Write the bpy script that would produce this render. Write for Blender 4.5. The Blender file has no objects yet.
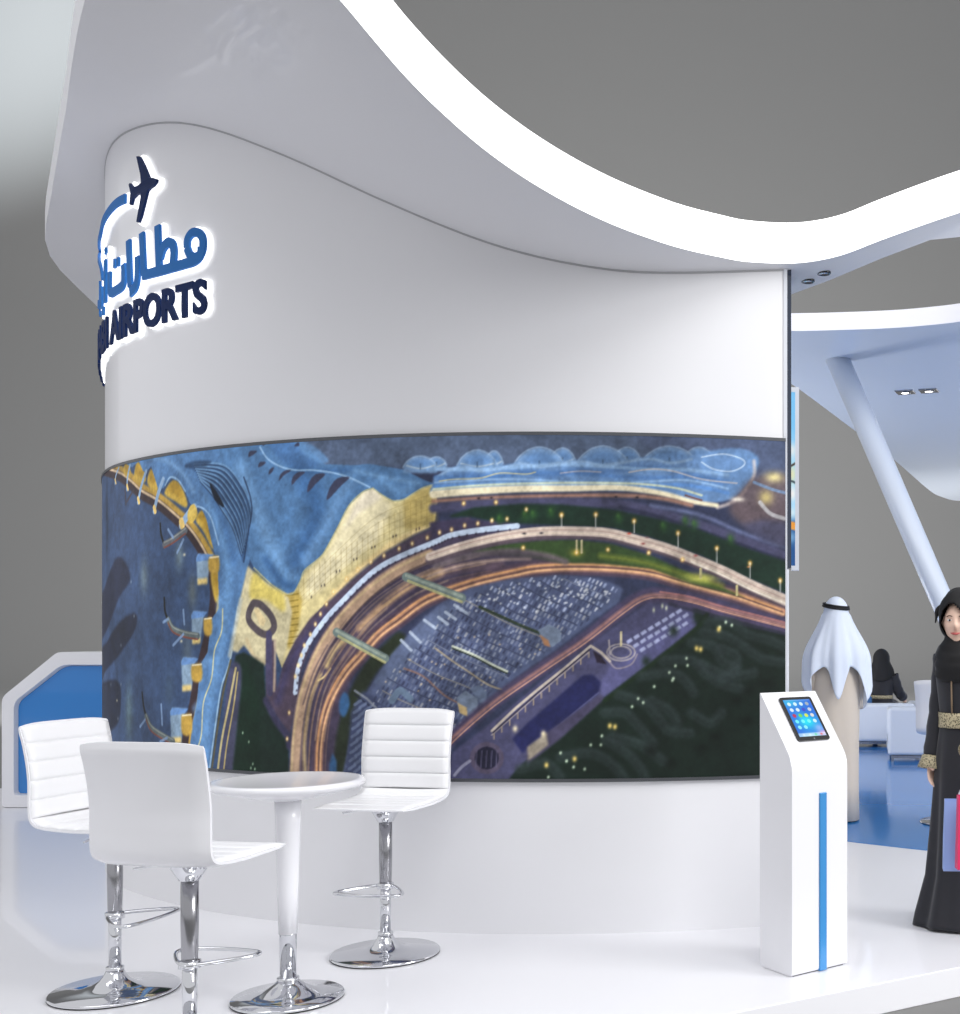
import bpy, bmesh, math, random
import numpy as np
from mathutils import Vector, Matrix
from mathutils.geometry import tessellate_polygon, delaunay_2d_cdt
random.seed(7)
PI = math.pi
F, PX, PY, H = 1160.0, 790.0, 634.0, 1.45      # focal length in pixels, principal point, eye height
C = bpy.context.scene.collection
sc = bpy.context.scene

# ------------------------------------------------------------------ helpers
def lin(c):
    return tuple(((v/255.0)/12.92 if v/255.0 <= .04045 else ((v/255.0+.055)/1.055)**2.4) for v in c)

def mat(name, rgb, rough=.5, bump=.04, metal=0., coat=0., emit=0., noise=0., nscale=20., spec=.5, emit_rgb=None, sheen=0.):
    m = bpy.data.materials.new(name); m.use_nodes = True
    nt = m.node_tree; b = nt.nodes['Principled BSDF']
    c = lin(rgb)+(1,)
    b.inputs['Base Color'].default_value = c
    b.inputs['Roughness'].default_value = rough
    b.inputs['Metallic'].default_value = metal
    b.inputs['Coat Weight'].default_value = coat
    b.inputs['Coat Roughness'].default_value = .03
    b.inputs['Specular IOR Level'].default_value = spec
    b.inputs['Sheen Weight'].default_value = sheen
    if emit:
        b.inputs['Emission Color'].default_value = lin(emit_rgb or rgb)+(1,)
        b.inputs['Emission Strength'].default_value = emit
    if noise:
        tc = nt.nodes.new('ShaderNodeTexCoord'); n = nt.nodes.new('ShaderNodeTexNoise')
        n.inputs['Scale'].default_value = nscale; n.inputs['Detail'].default_value = 4
        nt.links.new(tc.outputs['Object'], n.inputs['Vector'])
        mx = nt.nodes.new('ShaderNodeMix'); mx.data_type = 'RGBA'
        mx.inputs[6].default_value = tuple(v*(1-noise) for v in c[:3])+(1,)
        mx.inputs[7].default_value = tuple(min(1, v*(1+noise)) for v in c[:3])+(1,)
        nt.links.new(n.outputs['Fac'], mx.inputs[0]); nt.links.new(mx.outputs[2], b.inputs['Base Color'])
        bp = nt.nodes.new('ShaderNodeBump'); bp.inputs['Strength'].default_value = bump
        nt.links.new(n.outputs['Fac'], bp.inputs['Height']); nt.links.new(bp.outputs['Normal'], b.inputs['Normal'])
    return m

def vcol_mat(name, strength, base=.02, rough=.25, coat=.0):
    m = bpy.data.materials.new(name); m.use_nodes = True
    nt = m.node_tree; b = nt.nodes['Principled BSDF']
    a = nt.nodes.new('ShaderNodeVertexColor'); a.layer_name = 'picture'
    b.inputs['Base Color'].default_value = (base, base, base, 1)
    b.inputs['Roughness'].default_value = rough
    b.inputs['Coat Weight'].default_value = coat; b.inputs['Specular IOR Level'].default_value = .12
    nt.links.new(a.outputs['Color'], b.inputs['Emission Color'])
    b.inputs['Emission Strength'].default_value = strength
    return m

def brocade(name, a, b_, scale):
    m = mat(name, a, .5); nt = m.node_tree; b = nt.nodes['Principled BSDF']
    tc = nt.nodes.new('ShaderNodeTexCoord'); v = nt.nodes.new('ShaderNodeTexVoronoi'); v.inputs['Scale'].default_value = scale
    nt.links.new(tc.outputs['Object'], v.inputs['Vector'])
    r = nt.nodes.new('ShaderNodeValToRGB'); r.color_ramp.elements[0].position = .25; r.color_ramp.elements[1].position = .55
    r.color_ramp.elements[0].color = lin(b_)+(1,); r.color_ramp.elements[1].color = lin(a)+(1,)
    nt.links.new(v.outputs['Distance'], r.inputs[0]); nt.links.new(r.outputs[0], b.inputs['Base Color'])
    return m

def mk(name, verts, faces, m, parent=None, smooth=False, bevel=0, seg=3, loc=None, rotz=None):
    me = bpy.data.meshes.new(name)
    me.from_pydata([tuple(v) for v in verts], [], [tuple(f) for f in faces]); me.validate(); me.update()
    bm = bmesh.new(); bm.from_mesh(me); bmesh.ops.recalc_face_normals(bm, faces=bm.faces); bm.to_mesh(me); bm.free()
    o = bpy.data.objects.new(name, me); C.objects.link(o)
    if m: me.materials.append(m)
    if smooth:
        me.polygons.foreach_set('use_smooth', [True]*len(me.polygons))
    if bevel:
        b = o.modifiers.new('bevel', 'BEVEL'); b.width = bevel; b.segments = seg; b.limit_method = 'ANGLE'; b.angle_limit = .6
        b.harden_normals = False
        me.polygons.foreach_set('use_smooth', [True]*len(me.polygons))
        w = o.modifiers.new('wn', 'WEIGHTED_NORMAL'); w.keep_sharp = False
    if parent: o.parent = parent
    if loc is not None: o.location = loc
    if rotz is not None: o.rotation_euler = (0, 0, rotz)
    return o

def box(x0, x1, y0, y1, z0, z1):
    v = [(x, y, z) for z in (z0, z1) for y in (y0, y1) for x in (x0, x1)]
    f = [(0,2,3,1),(4,5,7,6),(0,1,5,4),(2,6,7,3),(0,4,6,2),(1,3,7,5)]
    return v, f

def merge(*parts):
    V, Fc = [], []
    for v, f in parts:
        n = len(V); V += list(v); Fc += [tuple(i+n for i in q) for q in f]
    return V, Fc

def lathe(prof, n=48, cx=0, cy=0):
    V, Fc = [], []
    for r, z in prof:
        for i in range(n):
            a = 2*PI*i/n; V.append((cx+r*math.cos(a), cy+r*math.sin(a), z))
    for k in range(len(prof)-1):
        for i in range(n):
            j = (i+1) % n
            Fc.append((k*n+i, k*n+j, (k+1)*n+j, (k+1)*n+i))
    if prof[0][0] > 1e-5: Fc.append(tuple(range(n))[::-1])
    if prof[-1][0] > 1e-5: Fc.append(tuple((len(prof)-1)*n+i for i in range(n)))
    return V, Fc

def spline(pts, sub=8, closed=False):
    P = [Vector(p) for p in pts]; n = len(P); out = []
    rng = range(n if closed else n-1)
    for i in rng:
        g = lambda k: P[k % n] if closed else P[max(0, min(n-1, k))]
        p0, p1, p2, p3 = g(i-1), g(i), g(i+1), g(i+2)
        for s in range(sub):
            t = s/sub
            out.append(.5*((2*p1)+(p2-p0)*t+(2*p0-5*p1+4*p2-p3)*t*t+(3*p1-p0-3*p2+p3)*t**3))
    if not closed: out.append(P[-1].copy())
    return out

def tube(path, r, n=12, closed=False, cap=True):
    P = [Vector(p) for p in path]; m_ = len(P)
    rad = r if isinstance(r, (list, tuple)) else [r]*m_
    V, Fc = [], []
    up = None
    for k, p in enumerate(P):
        if closed: d = (P[(k+1) % m_]-P[k-1]).normalized()
        else: d = (P[min(k+1, m_-1)]-P[max(k-1, 0)]).normalized()
        if up is None:
            up = Vector((0, 0, 1)) if abs(d.z) < .9 else Vector((1, 0, 0))
        up = (up-d*up.dot(d)).normalized(); s = d.cross(up)
        for i in range(n):
            a = 2*PI*i/n; V.append(p+(up*math.cos(a)+s*math.sin(a))*rad[k])
    for k in range(m_ if closed else m_-1):
        k2 = (k+1) % m_
        for i in range(n):
            j = (i+1) % n; Fc.append((k*n+i, k*n+j, k2*n+j, k2*n+i))
    if cap and not closed:
        Fc.append(tuple(range(n))[::-1]); Fc.append(tuple((m_-1)*n+i for i in range(n)))
    return V, Fc

def loft(rings, closed=True, cap0=False, cap1=False):
    n = len(rings[0]); V = [v for r in rings for v in r]; Fc = []
    for k in range(len(rings)-1):
        for i in range(n if closed else n-1):
            j = (i+1) % n; Fc.append((k*n+i, k*n+j, (k+1)*n+j, (k+1)*n+i))
    if cap0: Fc.append(tuple(range(n))[::-1])
    if cap1: Fc.append(tuple((len(rings)-1)*n+i for i in range(n)))
    return V, Fc

def prism(poly, y0, y1):
    """poly in (x,z), extruded along y"""
    n = len(poly); V = [(x, y0, z) for x, z in poly]+[(x, y1, z) for x, z in poly]
    Fc = [tuple(range(n)), tuple(range(n, 2*n))[::-1]]+[(i, (i+1) % n, n+(i+1) % n, n+i) for i in range(n)]
    return V, Fc

def slab(poly, z0, z1):
    n = len(poly); V = [(x, y, z0) for x, y in poly]+[(x, y, z1) for x, y in poly]
    Fc = [tuple(range(n))[::-1], tuple(range(n, 2*n))]+[(i, (i+1) % n, n+(i+1) % n, n+i) for i in range(n)]
    return V, Fc

def thing(name, label, cat, loc=(0,0,0), rotz=0, group=None):
    o = bpy.data.objects.new(name, None); C.objects.link(o); o.empty_display_size = .1
    o.location = loc; o.rotation_euler = (0,0,rotz); o['label'] = label; o['category'] = cat
    if group: o['group'] = group
    return o
def tag(o, label, cat, group=None):
    o['label'] = label; o['category'] = cat
    if group: o['group'] = group
    return o
def struct(o): o['kind'] = 'structure'; return o
def dup(root, loc, rotz, label):
    def cp(o, par):
        c = o.copy(); C.objects.link(c)
        if par: c.parent = par
        for ch in o.children: cp(ch, c)
        return c
    r = cp(root, None); r.location = loc; r.rotation_euler = (0,0,rotz); r['label'] = label
    return r

def floor_at(x, y, z=0.0):
    Y = F*(H-z)/(y-PY); return Vector(((x-PX)/F*Y, Y, z))

# ------------------------------------------------------------------ materials
M = dict(
 wall=mat('white_painted_wall', (231,231,234), .38, coat=.25, noise=.006, nscale=3),
 canopy=mat('white_stretched_membrane', (226,226,230), .45, coat=.08, noise=.006, nscale=2),
 canopy2=mat('pale_blue_white_membrane', (214,222,234), .35, coat=.2, noise=.006, nscale=2),
 floor=mat('glossy_white_floor', (236,236,240), .35, bump=0., coat=.42, spec=.15, noise=.008, nscale=1.2),
 stage_edge=mat('white_stage_edge', (226,226,230), .4),
 blue_floor=mat('glossy_blue_floor', (52,130,204), .12, coat=.15, spec=.35, noise=.02, nscale=1.5),
 hall=mat('grey_hall_paint', (126,126,125), .8, noise=.01, nscale=.6, spec=.2),
 hall_floor=mat('grey_hall_floor', (142,142,145), .6, noise=.03, nscale=4, spec=.3),
 band=mat('glowing_light_band', (255,255,255), .4, emit=1.6),
 band2=mat('pale_canopy_band', (232,232,240), .4, emit=.12),
 plastic=mat('white_gloss_plastic', (236,236,240), .25, coat=.3, noise=.004, nscale=5),
 leather=mat('white_leather', (240,240,242), .38, noise=.006, nscale=60),
 shade_grey=mat('grey_painted_shade', (176,176,180), .6),  # flat grey for the shade line painted at the wall top
 chrome=mat('chrome', (215,216,220), .06, metal=1),
 satin=mat('satin_steel', (160,160,164), .22, metal=1),
 rubber=mat('black_rubber', (18,18,20), .6),
 navy=mat('navy_acrylic', (8,34,80), .6, spec=.15, noise=.01),
 azure=mat('sky_blue_acrylic', (44,108,176), .6, spec=.15, noise=.01),
 halo=mat('white_halo_acrylic', (255,255,255), .5, emit=1.3),
 trim=mat('dark_grey_metal_trim', (92,94,98), .35, metal=.6),
 whitetrim=mat('white_metal_trim', (225,228,235), .3),
 darkglass=mat('dark_blue_glass', (16,34,58), .06, coat=1),
 stripe=mat('blue_gloss_stripe', (58,140,204), .25, coat=.3),
 panelblue=mat('blue_backlit_panel', (38,118,190), .25, coat=.4, emit=.1),
 black=mat('black_gloss', (8,8,9), .12, coat=.5),
 abaya=mat('black_abaya_cloth', (26,26,34), .7, noise=.1, nscale=30, sheen=.2),
 scarf=mat('black_scarf_cloth', (14,13,16), .75, noise=.1, nscale=40),
 brocade=brocade('gold_brocade', (190,178,146), (70,62,44), 110),
 goldtrim=mat('bronze_trim', (126,106,84), .5),
 skin=mat('light_skin', (234,198,178), .5, noise=.02, nscale=30),
 lips=mat('lips', (176,84,80), .4), eyew=mat('eye_white', (225,225,225), .3), iris=mat('eye_iris', (52,40,32), .2),
 brow=mat('eyebrow_hair', (90,68,54), .8),
 kandura=mat('beige_cotton', (208,196,182), .8, noise=.02, nscale=40),
 ghutra=mat('white_cotton', (222,230,244), .8, noise=.015, nscale=30),
 agal=mat('black_cord', (16,16,18), .7, noise=.2, nscale=80),
 sofa=mat('pale_blue_white_leather', (216,221,230), .45, noise=.01, nscale=20),
 bagblue=mat('periwinkle_paper', (150,176,234), .4), bagpink=mat('raspberry_paper', (222,48,100), .4),
 handbag=mat('teal_blue_leather', (40,96,150), .4), cord=mat('pale_cord', (220,220,225), .6),
 lens=mat('lamp_lens', (255,252,245), .3, emit=8.0),
)

# ------------------------------------------------------------------ curved wall geometry
CX, CY, R0 = -1.2104, 9.4079, 3.8066
def sstep(t): t = max(0., min(1., t)); return t*t*(3-2*t)
def Rw(th):                                   # th in degrees, 0 faces the viewer, negative to the left
    return R0-.075*sstep((-th-42)/20.)
def wp(th, off=0.):
    a = math.radians(th); r = Rw(th)+off
    return CX+r*math.sin(a), CY-r*math.cos(a)
TH_R, TH_T = 18.1, -58.6
def hit(x, off=0.):                           # angle on the wall seen at picture column x
    lo, hi = TH_T, 19.5
    def col(t):
        X, Y = wp(t, off); return PX+F*X/Y
    if x <= col(lo): return lo-(col(lo)-x)*.9
    for _ in range(40):
        m_ = (lo+hi)/2
        if col(m_) < x: lo = m_
        else: hi = m_
    return (lo+hi)/2
def wall_uv(x, y, off=0.):                     # picture point on the wall -> arc length, height
    t = hit(x, off); X, Y = wp(max(t, TH_T), off)
    return math.radians(t)*R0, H-(y-PY)*Y/F
def on_wall(s, z, off):
    t = math.degrees(s/R0); X, Y = wp(t, off); return (X, Y, z)

GX = [(-9,4.3),(-6,4.33),(-4.6,4.34),(-4.0,4.33),(-3.53,4.26),(-3.11,4.13),(-2.54,3.86),(-2.0,3.58),(-1.5,3.36),(-1.1,3.25),(-.68,3.21),(-.03,3.27),(.4,3.35),(.8,3.44),(1.5,3.6),(2.5,3.8),(5,4.0)]
_sx = [p[0] for p in GX]
def g(X):
    X = max(_sx[0], min(_sx[-1]-1e-6, X))
    k = max(i for i in range(len(GX)) if GX[i][0] <= X); k = min(k, len(GX)-2)
    def sl(i):
        i = max(1, min(len(GX)-2, i)); return (GX[i+1][1]-GX[i-1][1])/(GX[i+1][0]-GX[i-1][0])
    x0, y0 = GX[k]; x1, y1 = GX[k+1]; h = x1-x0; t = (X-x0)/h
    return (2*t**3-3*t*t+1)*y0+(t**3-2*t*t+t)*h*sl(k)+(-2*t**3+3*t*t)*y1+(t**3-t*t)*h*sl(k+1)
def on_canopy(x, y):
    lo, hi = .5, 40
    for _ in range(60):
        Y = (lo+hi)/2; X = (x-PX)/F*Y; z = H+(PY-y)/F*Y
        if z < g(X): lo = Y
        else: hi = Y
    return (X, Y)
# ------------------------------------------------------------------ setting
# hall floor + back wall with a coved foot
struct(mk('floor', *slab([(-60,-12),(60,-12),(60,34),(-60,34)], -.3, -.13), M['hall']))
prof = [(34,-.13)]+[(34+16*math.sin(a), -.13+16-16*math.cos(a)) for a in [PI/2*i/16 for i in range(1,17)]]+[(50,45)]
v = [];f_ = []
for x in (-70,70):
    v += [(x,y,z) for y,z in prof]
    v += [(x,y+.3,z-.3) for y,z in prof]
n = len(prof)
for k in range(n-1):
    f_ += [(k,k+1,2*n+k+1,2*n+k),(n+k,3*n+k,3*n+k+1,n+k+1)]
struct(mk('wall_back', v, f_, M['hall'], smooth=True))

# raised white stage with its curved blue lounge floor
e0, e1 = floor_at(743,1011), floor_at(960,967)
d = (e1-e0)
pts = [(e0+d*t) for t in (-6,-2,-1,0,1,2,4,8)]
stage = [(p.x, p.y) for p in pts]+[(14,17.2),(-4,17.2),(-6.2,10.9),(-14,10.9),(-14,-1)]
struct(mk('floor_stage', *slab(stage, -.13, 0), M['floor'], bevel=.004))
bc, br = Vector((6,16)), 9.68
arc = []
for i in range(121):
    a = PI+ (i-40)/120*PI*1.0
    p = (bc.x+br*math.cos(a), bc.y+br*math.sin(a))
    if p[1] <= 17.1: arc.append(p)
arc = sorted(arc, key=lambda p: math.atan2(p[1]-bc.y, p[0]-bc.x) % (2*PI))
arc = [p for p in arc if p[1] < 17.1]
struct(mk('floor_lounge', *slab(arc+[(13.5,17.1)], -.05, .004), M['blue_floor']))

# curved wall
angs = [TH_R-(TH_R+122)*i/240 for i in range(241)]
V, Fc = [], []
T = .22; NZ = 8
def wtop(th):
    X, Y = wp(th); return g(X)+.03
ring = []
for th in angs:
    xo, yo = wp(th); xi, yi = wp(th, -T); zt = wtop(th)
    ring.append([(xo,yo,0),(xo,yo,zt),(xi,yi,zt),(xi,yi,0)])
V, Fc = loft(ring, closed=True, cap0=True, cap1=True)
w = struct(mk('wall_center', V, Fc, M['wall'], smooth=True))
for e in (w.modifiers.new('es','EDGE_SPLIT'),): e.split_angle = .7

shade_line = []  # thin grey strip painting the contact shade where wall meets canopy
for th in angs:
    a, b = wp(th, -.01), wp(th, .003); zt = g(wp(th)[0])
    shade_line.append([(a[0],a[1],zt-.009),(b[0],b[1],zt-.009),(b[0],b[1],zt+.01),(a[0],a[1],zt+.01)])
struct(mk('wall_top_shade', *loft(shade_line, True, True, True), M['shade_grey']))

# edge of the wall: white strip low down, dark blue glass fin behind it
xo, yo = wp(TH_R)
t = struct(mk('trim_1', *box(xo-.004, xo+.014, yo-.006, yo+.02, 0, g(xo)), M['whitetrim']))
t = struct(mk('trim_2', *box(xo+.012, xo+.034, yo+.02, yo+.26, 1.78, g(xo)+.02), M['darkglass']))
t = struct(mk('trim_3', *box(xo-.0, xo+.022, yo+.022, yo+.26, 0, 1.775), M['whitetrim']))

# ------------------------------------------------------------------ canopy over the wall
def densify(P, step):
    out = []
    for i in range(len(P)-1):
        a, b = Vector(P[i]), Vector(P[i+1]); k = max(1, int((b-a).length/step))
        out += [tuple(a+(b-a)*j/k) for j in range(k)]
    return out+[tuple(P[-1])]
fas_px = [(340,0),(372,38),(405,76),(440,111),(480,146),(520,175),(560,199),(600,219),(640,235),(680,248),(720,257),(745,261.5),(784,263.5),(815,261),(845,254),(880,240.5),(920,226),(960,212.5)]
fas = [on_canopy(*p) for p in fas_px]
d0 = Vector(fas[0])-Vector(fas[1]); d1 = Vector(fas[-1])-Vector(fas[-2])
fas = [tuple(Vector(fas[0])+d0*k*.9+Vector((-.02*k*k,0))) for k in (5,4,3,2,1)]+fas+[tuple(Vector(fas[-1])+d1*k+Vector((0,.02*k*k))) for k in (1,2,4,7)]
fas = [tuple(p) for p in spline([(p[0],p[1],0) for p in fas], 4)]
fas = [(p[0],p[1]) for p in fas]
lend = [on_canopy(85,0), on_canopy(66,110), on_canopy(52,190), on_canopy(46,225), on_canopy(45,240), on_canopy(50,256), on_canopy(60,270), on_canopy(78,288), on_canopy(103,312)]
a, b = Vector(lend[0]), Vector(lend[1])
left = [tuple(a+(a-b)*1.3)]+lend
back = [(-4.6,12.4),(-2.2,12.6),(-.8,10.6),(-.22,8.4),(-.06,7.0)]
right = [on_canopy(787,296), on_canopy(830,280), on_canopy(880,259), on_canopy(930,240)]
rr = Vector(right[-1]); q = Vector(fas[-1])
right += [(rr.x+(q.x-rr.x)*t, rr.y+(q.y+.3-rr.y)*t) for t in (.33,.66,1)]
outer = densify(left+back+right, .15)
bnd = fas+outer[::-1]
# dedupe
B2 = [bnd[0]]
for p in bnd[1:]:
    if (Vector(p)-Vector(B2[-1])).length > .01: B2.append(p)
if (Vector(B2[0])-Vector(B2[-1])).length < .01: B2.pop()
def inside(P, x, y):
    c = False; j = len(P)-1
    for i in range(len(P)):
        if (P[i][1] > y) != (P[j][1] > y) and x < (P[j][0]-P[i][0])*(y-P[i][1])/(P[j][1]-P[i][1])+P[i][0]: c = not c
        j = i
    return c
def plate(bound, zf, thick, step=.12):
    xs = [p[0] for p in bound]; ys = [p[1] for p in bound]
    grid = []
    bb = np.array(bound)
    x = min(xs)
    while x < max(xs):
        y = min(ys)
        while y < max(ys):
            if inside(bound, x, y) and np.min((bb[:,0]-x)**2+(bb[:,1]-y)**2) > (step*.45)**2: grid.append((x, y))
            y += step
        x += step
    n = len(bound)
    vs, _, fs, _, _, _ = delaunay_2d_cdt([Vector(p) for p in bound+grid], [], [list(range(n))], 1, 1e-5)
    return vs, fs
def canopy(name, label, bound, zf, th, m_, mband, isband, step):
    root = thing(name, label, 'canopy', (0,0,0))
    vs, fs = plate(bound, zf, th, step)
    V = [(v.x, v.y, zf(v.x)) for v in vs]; Fc = [tuple(f) for f in fs]
    mk('underside', V, Fc, m_, root, smooth=True)
    V = [(v.x, v.y, zf(v.x)+th) for v in vs]
    mk('top_skin', V, Fc, m_, root, smooth=True)
    n = len(bound)
    for nm, sel, mm in (('light_band', True, mband), ('edge_strip', False, m_)):
        V, Fc = [], []
        for i in range(n):
            if isband(bound[i]) == sel or isband(bound[(i+1) % n]) == sel and not sel:
                a, b = bound[i], bound[(i+1) % n]
                if sel and not isband(b): continue
                k = len(V)
                V += [(a[0],a[1],zf(a[0])),(b[0],b[1],zf(b[0])),(b[0],b[1],zf(b[0])+th),(a[0],a[1],zf(a[0])+th)]
                Fc.append((k,k+1,k+2,k+3))
        o = mk(nm, V, Fc, mm, root, smooth=True)
        bm = bmesh.new(); bm.from_mesh(o.data); bmesh.ops.remove_doubles(bm, verts=bm.verts, dist=1e-4); bmesh.ops.recalc_face_normals(bm, faces=bm.faces); bm.to_mesh(o.data); bm.free()
    return root
fset = set(fas)
can1 = canopy('canopy', 'large white sweeping canopy with glowing white edge above the curved wall', B2, g, .2, M['canopy'], M['band'], lambda p: p in fset, .12)

# recessed dark spotlights under the right wing
def on_plane(x, y, z):
    Y = (z-H)*F/(PY-y); return Vector(((x-PX)/F*Y, Y, z))
for i, (x, y, lab) in enumerate([(808,281,'black recessed spotlight under canopy edge, nearer the wall edge'), (824,273,'black recessed spotlight under canopy edge, farther from the wall edge')]):
    X, Y = on_canopy(x, y); z = g(X)
    r = thing('spotlight', lab, 'spotlight', (X, Y, z), 0, 'spotlights under the right wing of the main canopy')
    mk('housing', *lathe([(.03,.03),(.036,.0),(.036,-.006),(.028,-.007),(.024,.0)], 24), M['black'], r, smooth=True)
    mk('lens', *lathe([(.022,-.001),(.018,-.003),(.001,-.004)], 20), M['chrome'], r, smooth=True)

# second canopy far right
Z2 = 4.1
near = [on_plane(x,y,Z2) for x,y in [(700,331),(787,331),(840,330),(892,328),(930,325),(960,321.5),(1000,314),(1060,298)]]
far = [on_plane(x,y,Z2) for x,y in [(770,372),(799,389),(854,430),(892,458),(929,490),(942,497),(960,501),(1000,499)]]
nearp = [(p.x,p.y) for p in spline([tuple(p) for p in near],4)]
farp = [(p.x,p.y) for p in spline([tuple(p) for p in far],4)]
end = [(farp[-1][0]+3, farp[-1][1]-2),(nearp[-1][0]+4, nearp[-1][1]+2)]
b2 = nearp+end[::-1]+farp[::-1]
ns = set(nearp)
can2 = canopy('canopy', 'pale blue-white canopy in the background on a leaning round column', b2, lambda X: Z2, .155, M['canopy2'], M['band2'], lambda p: p in ns, .5)
# leaning column
a = on_plane(838,360,Z2); b = Vector((2.03, 9.8, .0))
cr = thing('leaning_column', 'pale blue-white round column leaning from blue floor up to background canopy', 'column', b)
dv = a-b
mk('shaft', *tube([Vector((0,0,0)), dv*.5, dv+dv.normalized()*.09], [.094,.104,.114], 32), M['canopy2'], cr, smooth=True)
fl = lathe([(.16,0),(.16,.02),(.13,.03)], 32); mk('foot_flange', *fl, M['whitetrim'], cr, smooth=True)
# twin downlight
p = on_plane(917,391,Z2)
dl = thing('downlight', 'square twin lamp downlight set in the background canopy', 'ceiling lamp', p, -.3)
for sx in (-.13,.13):
    fr = mk('lamp_frame', *merge(box(sx-.1,sx+.1,-.1,.1,-.012,.01)), M['satin'], dl, bevel=.004)
    mk('reflector_ring', *lathe([(.06,-.013),(.055,-.022),(.04,-.016)],24,sx,0), M['satin'], fr, smooth=True)
    mk('lens', *lathe([(.04,-.016),(.02,-.02),(.001,-.021)],20,sx,0), M['lens'], fr, smooth=True)

# ------------------------------------------------------------------ picture canvas
class Canvas:
    def __init__(s, w, h, to, bg):
        s.w, s.h, s.to = w, h, to
        s.a = np.empty((h, w, 3), np.float32); s.a[:] = np.array(bg, np.float32)
    def T(s, pts): return np.array([s.to(*p) for p in pts], np.float32)
    def _blend(s, x0, y0, m, col):
        h, w = m.shape
        if h <= 0 or w <= 0: return
        r = s.a[y0:y0+h, x0:x0+w]; m = m[..., None]
        r[:] = r*(1-m)+np.array(col, np.float32)*m
    def poly(s, pts, col, al=1., smooth=0, soft=1.0):
        if smooth: pts = [(p[0], p[1]) for p in spline([(x, y, 0) for x, y in pts], smooth, True)]
        P = s.T(pts); pad = soft*2+2
        x0 = int(max(0, P[:,0].min()-pad)); x1 = int(min(s.w, P[:,0].max()+pad+1)); y0 = int(max(0, P[:,1].min()-pad)); y1 = int(min(s.h, P[:,1].max()+pad+1))
        if x1 <= x0 or y1 <= y0: return
        X, Y = np.meshgrid(np.arange(x0, x1)+.5, np.arange(y0, y1)+.5)
        ins = np.zeros(X.shape, bool); n = len(P); j = n-1
        for i in range(n):
            xi, yi = P[i]; xj, yj = P[j]
            if yi != yj:
                c = ((yi > Y) != (yj > Y)) & (X < (xj-xi)*(Y-yi)/(yj-yi)+xi); ins ^= c
            j = i
        m = ins.astype(np.float32)
        k = int(round(soft))
        for _ in range(2 if k > 1 else 1):
            if k >= 1:
                m = box_blur(m, k)
        s._blend(x0, y0, m*al, col)
    def line(s, pts, w, col, al=1., smooth=6, soft=.8, w1=None):
        if smooth and len(pts) > 2: pts = [(p[0], p[1]) for p in spline([(x, y, 0) for x, y in pts], smooth)]
        P = s.T(pts); w = w*s.k; w1 = w if w1 is None else w1*s.k
        mw = max(w, w1); pad = mw/2+soft*s.k+2
        x0 = int(max(0, P[:,0].min()-pad)); x1 = int(min(s.w, P[:,0].max()+pad+1)); y0 = int(max(0, P[:,1].min()-pad)); y1 = int(min(s.h, P[:,1].max()+pad+1))
        if x1 <= x0 or y1 <= y0: return
        M_ = np.zeros((y1-y0, x1-x0), np.float32); n = len(P)-1; sf = soft*s.k
        for i in range(n):
            a, b = P[i], P[i+1]; wa = w+(w1-w)*(i+.5)/n
            pd = wa/2+sf+2
            bx0 = int(max(x0, min(a[0],b[0])-pd)); bx1 = int(min(x1, max(a[0],b[0])+pd+1)); by0 = int(max(y0, min(a[1],b[1])-pd)); by1 = int(min(y1, max(a[1],b[1])+pd+1))
            if bx1 <= bx0 or by1 <= by0: continue
            X, Y = np.meshgrid(np.arange(bx0, bx1)+.5, np.arange(by0, by1)+.5)
            d = b-a; L = float(d@d)+1e-9
            t = np.clip(((X-a[0])*d[0]+(Y-a[1])*d[1])/L, 0, 1)
            D = np.hypot(X-a[0]-t*d[0], Y-a[1]-t*d[1])
            m = np.clip((wa/2+sf/2-D)/max(sf, .5), 0, 1)
            S = M_[by0-y0:by1-y0, bx0-x0:bx1-x0]; np.maximum(S, m, out=S)
        s._blend(x0, y0, M_*al, col)
    def blob(s, x, y, rx, ry, col, al=1., p=1.):
        cx, cy = s.to(x, y); rx *= s.k; ry *= s.k
        x0 = int(max(0, cx-rx*2.2)); x1 = int(min(s.w, cx+rx*2.2+1)); y0 = int(max(0, cy-ry*2.2)); y1 = int(min(s.h, cy+ry*2.2+1))
        if x1 <= x0 or y1 <= y0: return
        X, Y = np.meshgrid(np.arange(x0, x1)+.5, np.arange(y0, y1)+.5)
        r2 = ((X-cx)/rx)**2+((Y-cy)/ry)**2
        s._blend(x0, y0, np.exp(-r2*1.6).astype(np.float32)*al, col)
def box_blur(m, k):
    for ax in (0, 1):
        pad = [(0,0),(0,0)]; pad[ax] = (k, k)
        c = np.cumsum(np.pad(m, pad, mode='edge'), axis=ax, dtype=np.float64)
        z = np.zeros_like(np.take(c, [0], axis=ax)); c = np.concatenate([z, c], axis=ax)
        n = m.shape[ax]
        hi = np.take(c, range(2*k+1, 2*k+1+n-0 if 2*k+1+n <= c.shape[ax] else c.shape[ax]), axis=ax)
        lo = np.take(c, range(0, hi.shape[ax]), axis=ax)
        r = (hi-lo)/(2*k+1)
        if r.shape[ax] < n:
            r = np.concatenate([r, np.take(r, [-1]*(n-r.shape[ax]), axis=ax)], axis=ax)
        m = r.astype(np.float32)
    return m
def srgb2lin(a):
    a = np.clip(a/255.0, 0, 1); return np.where(a <= .04045, a/12.92, ((a+.055)/1.055)**2.4)
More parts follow.
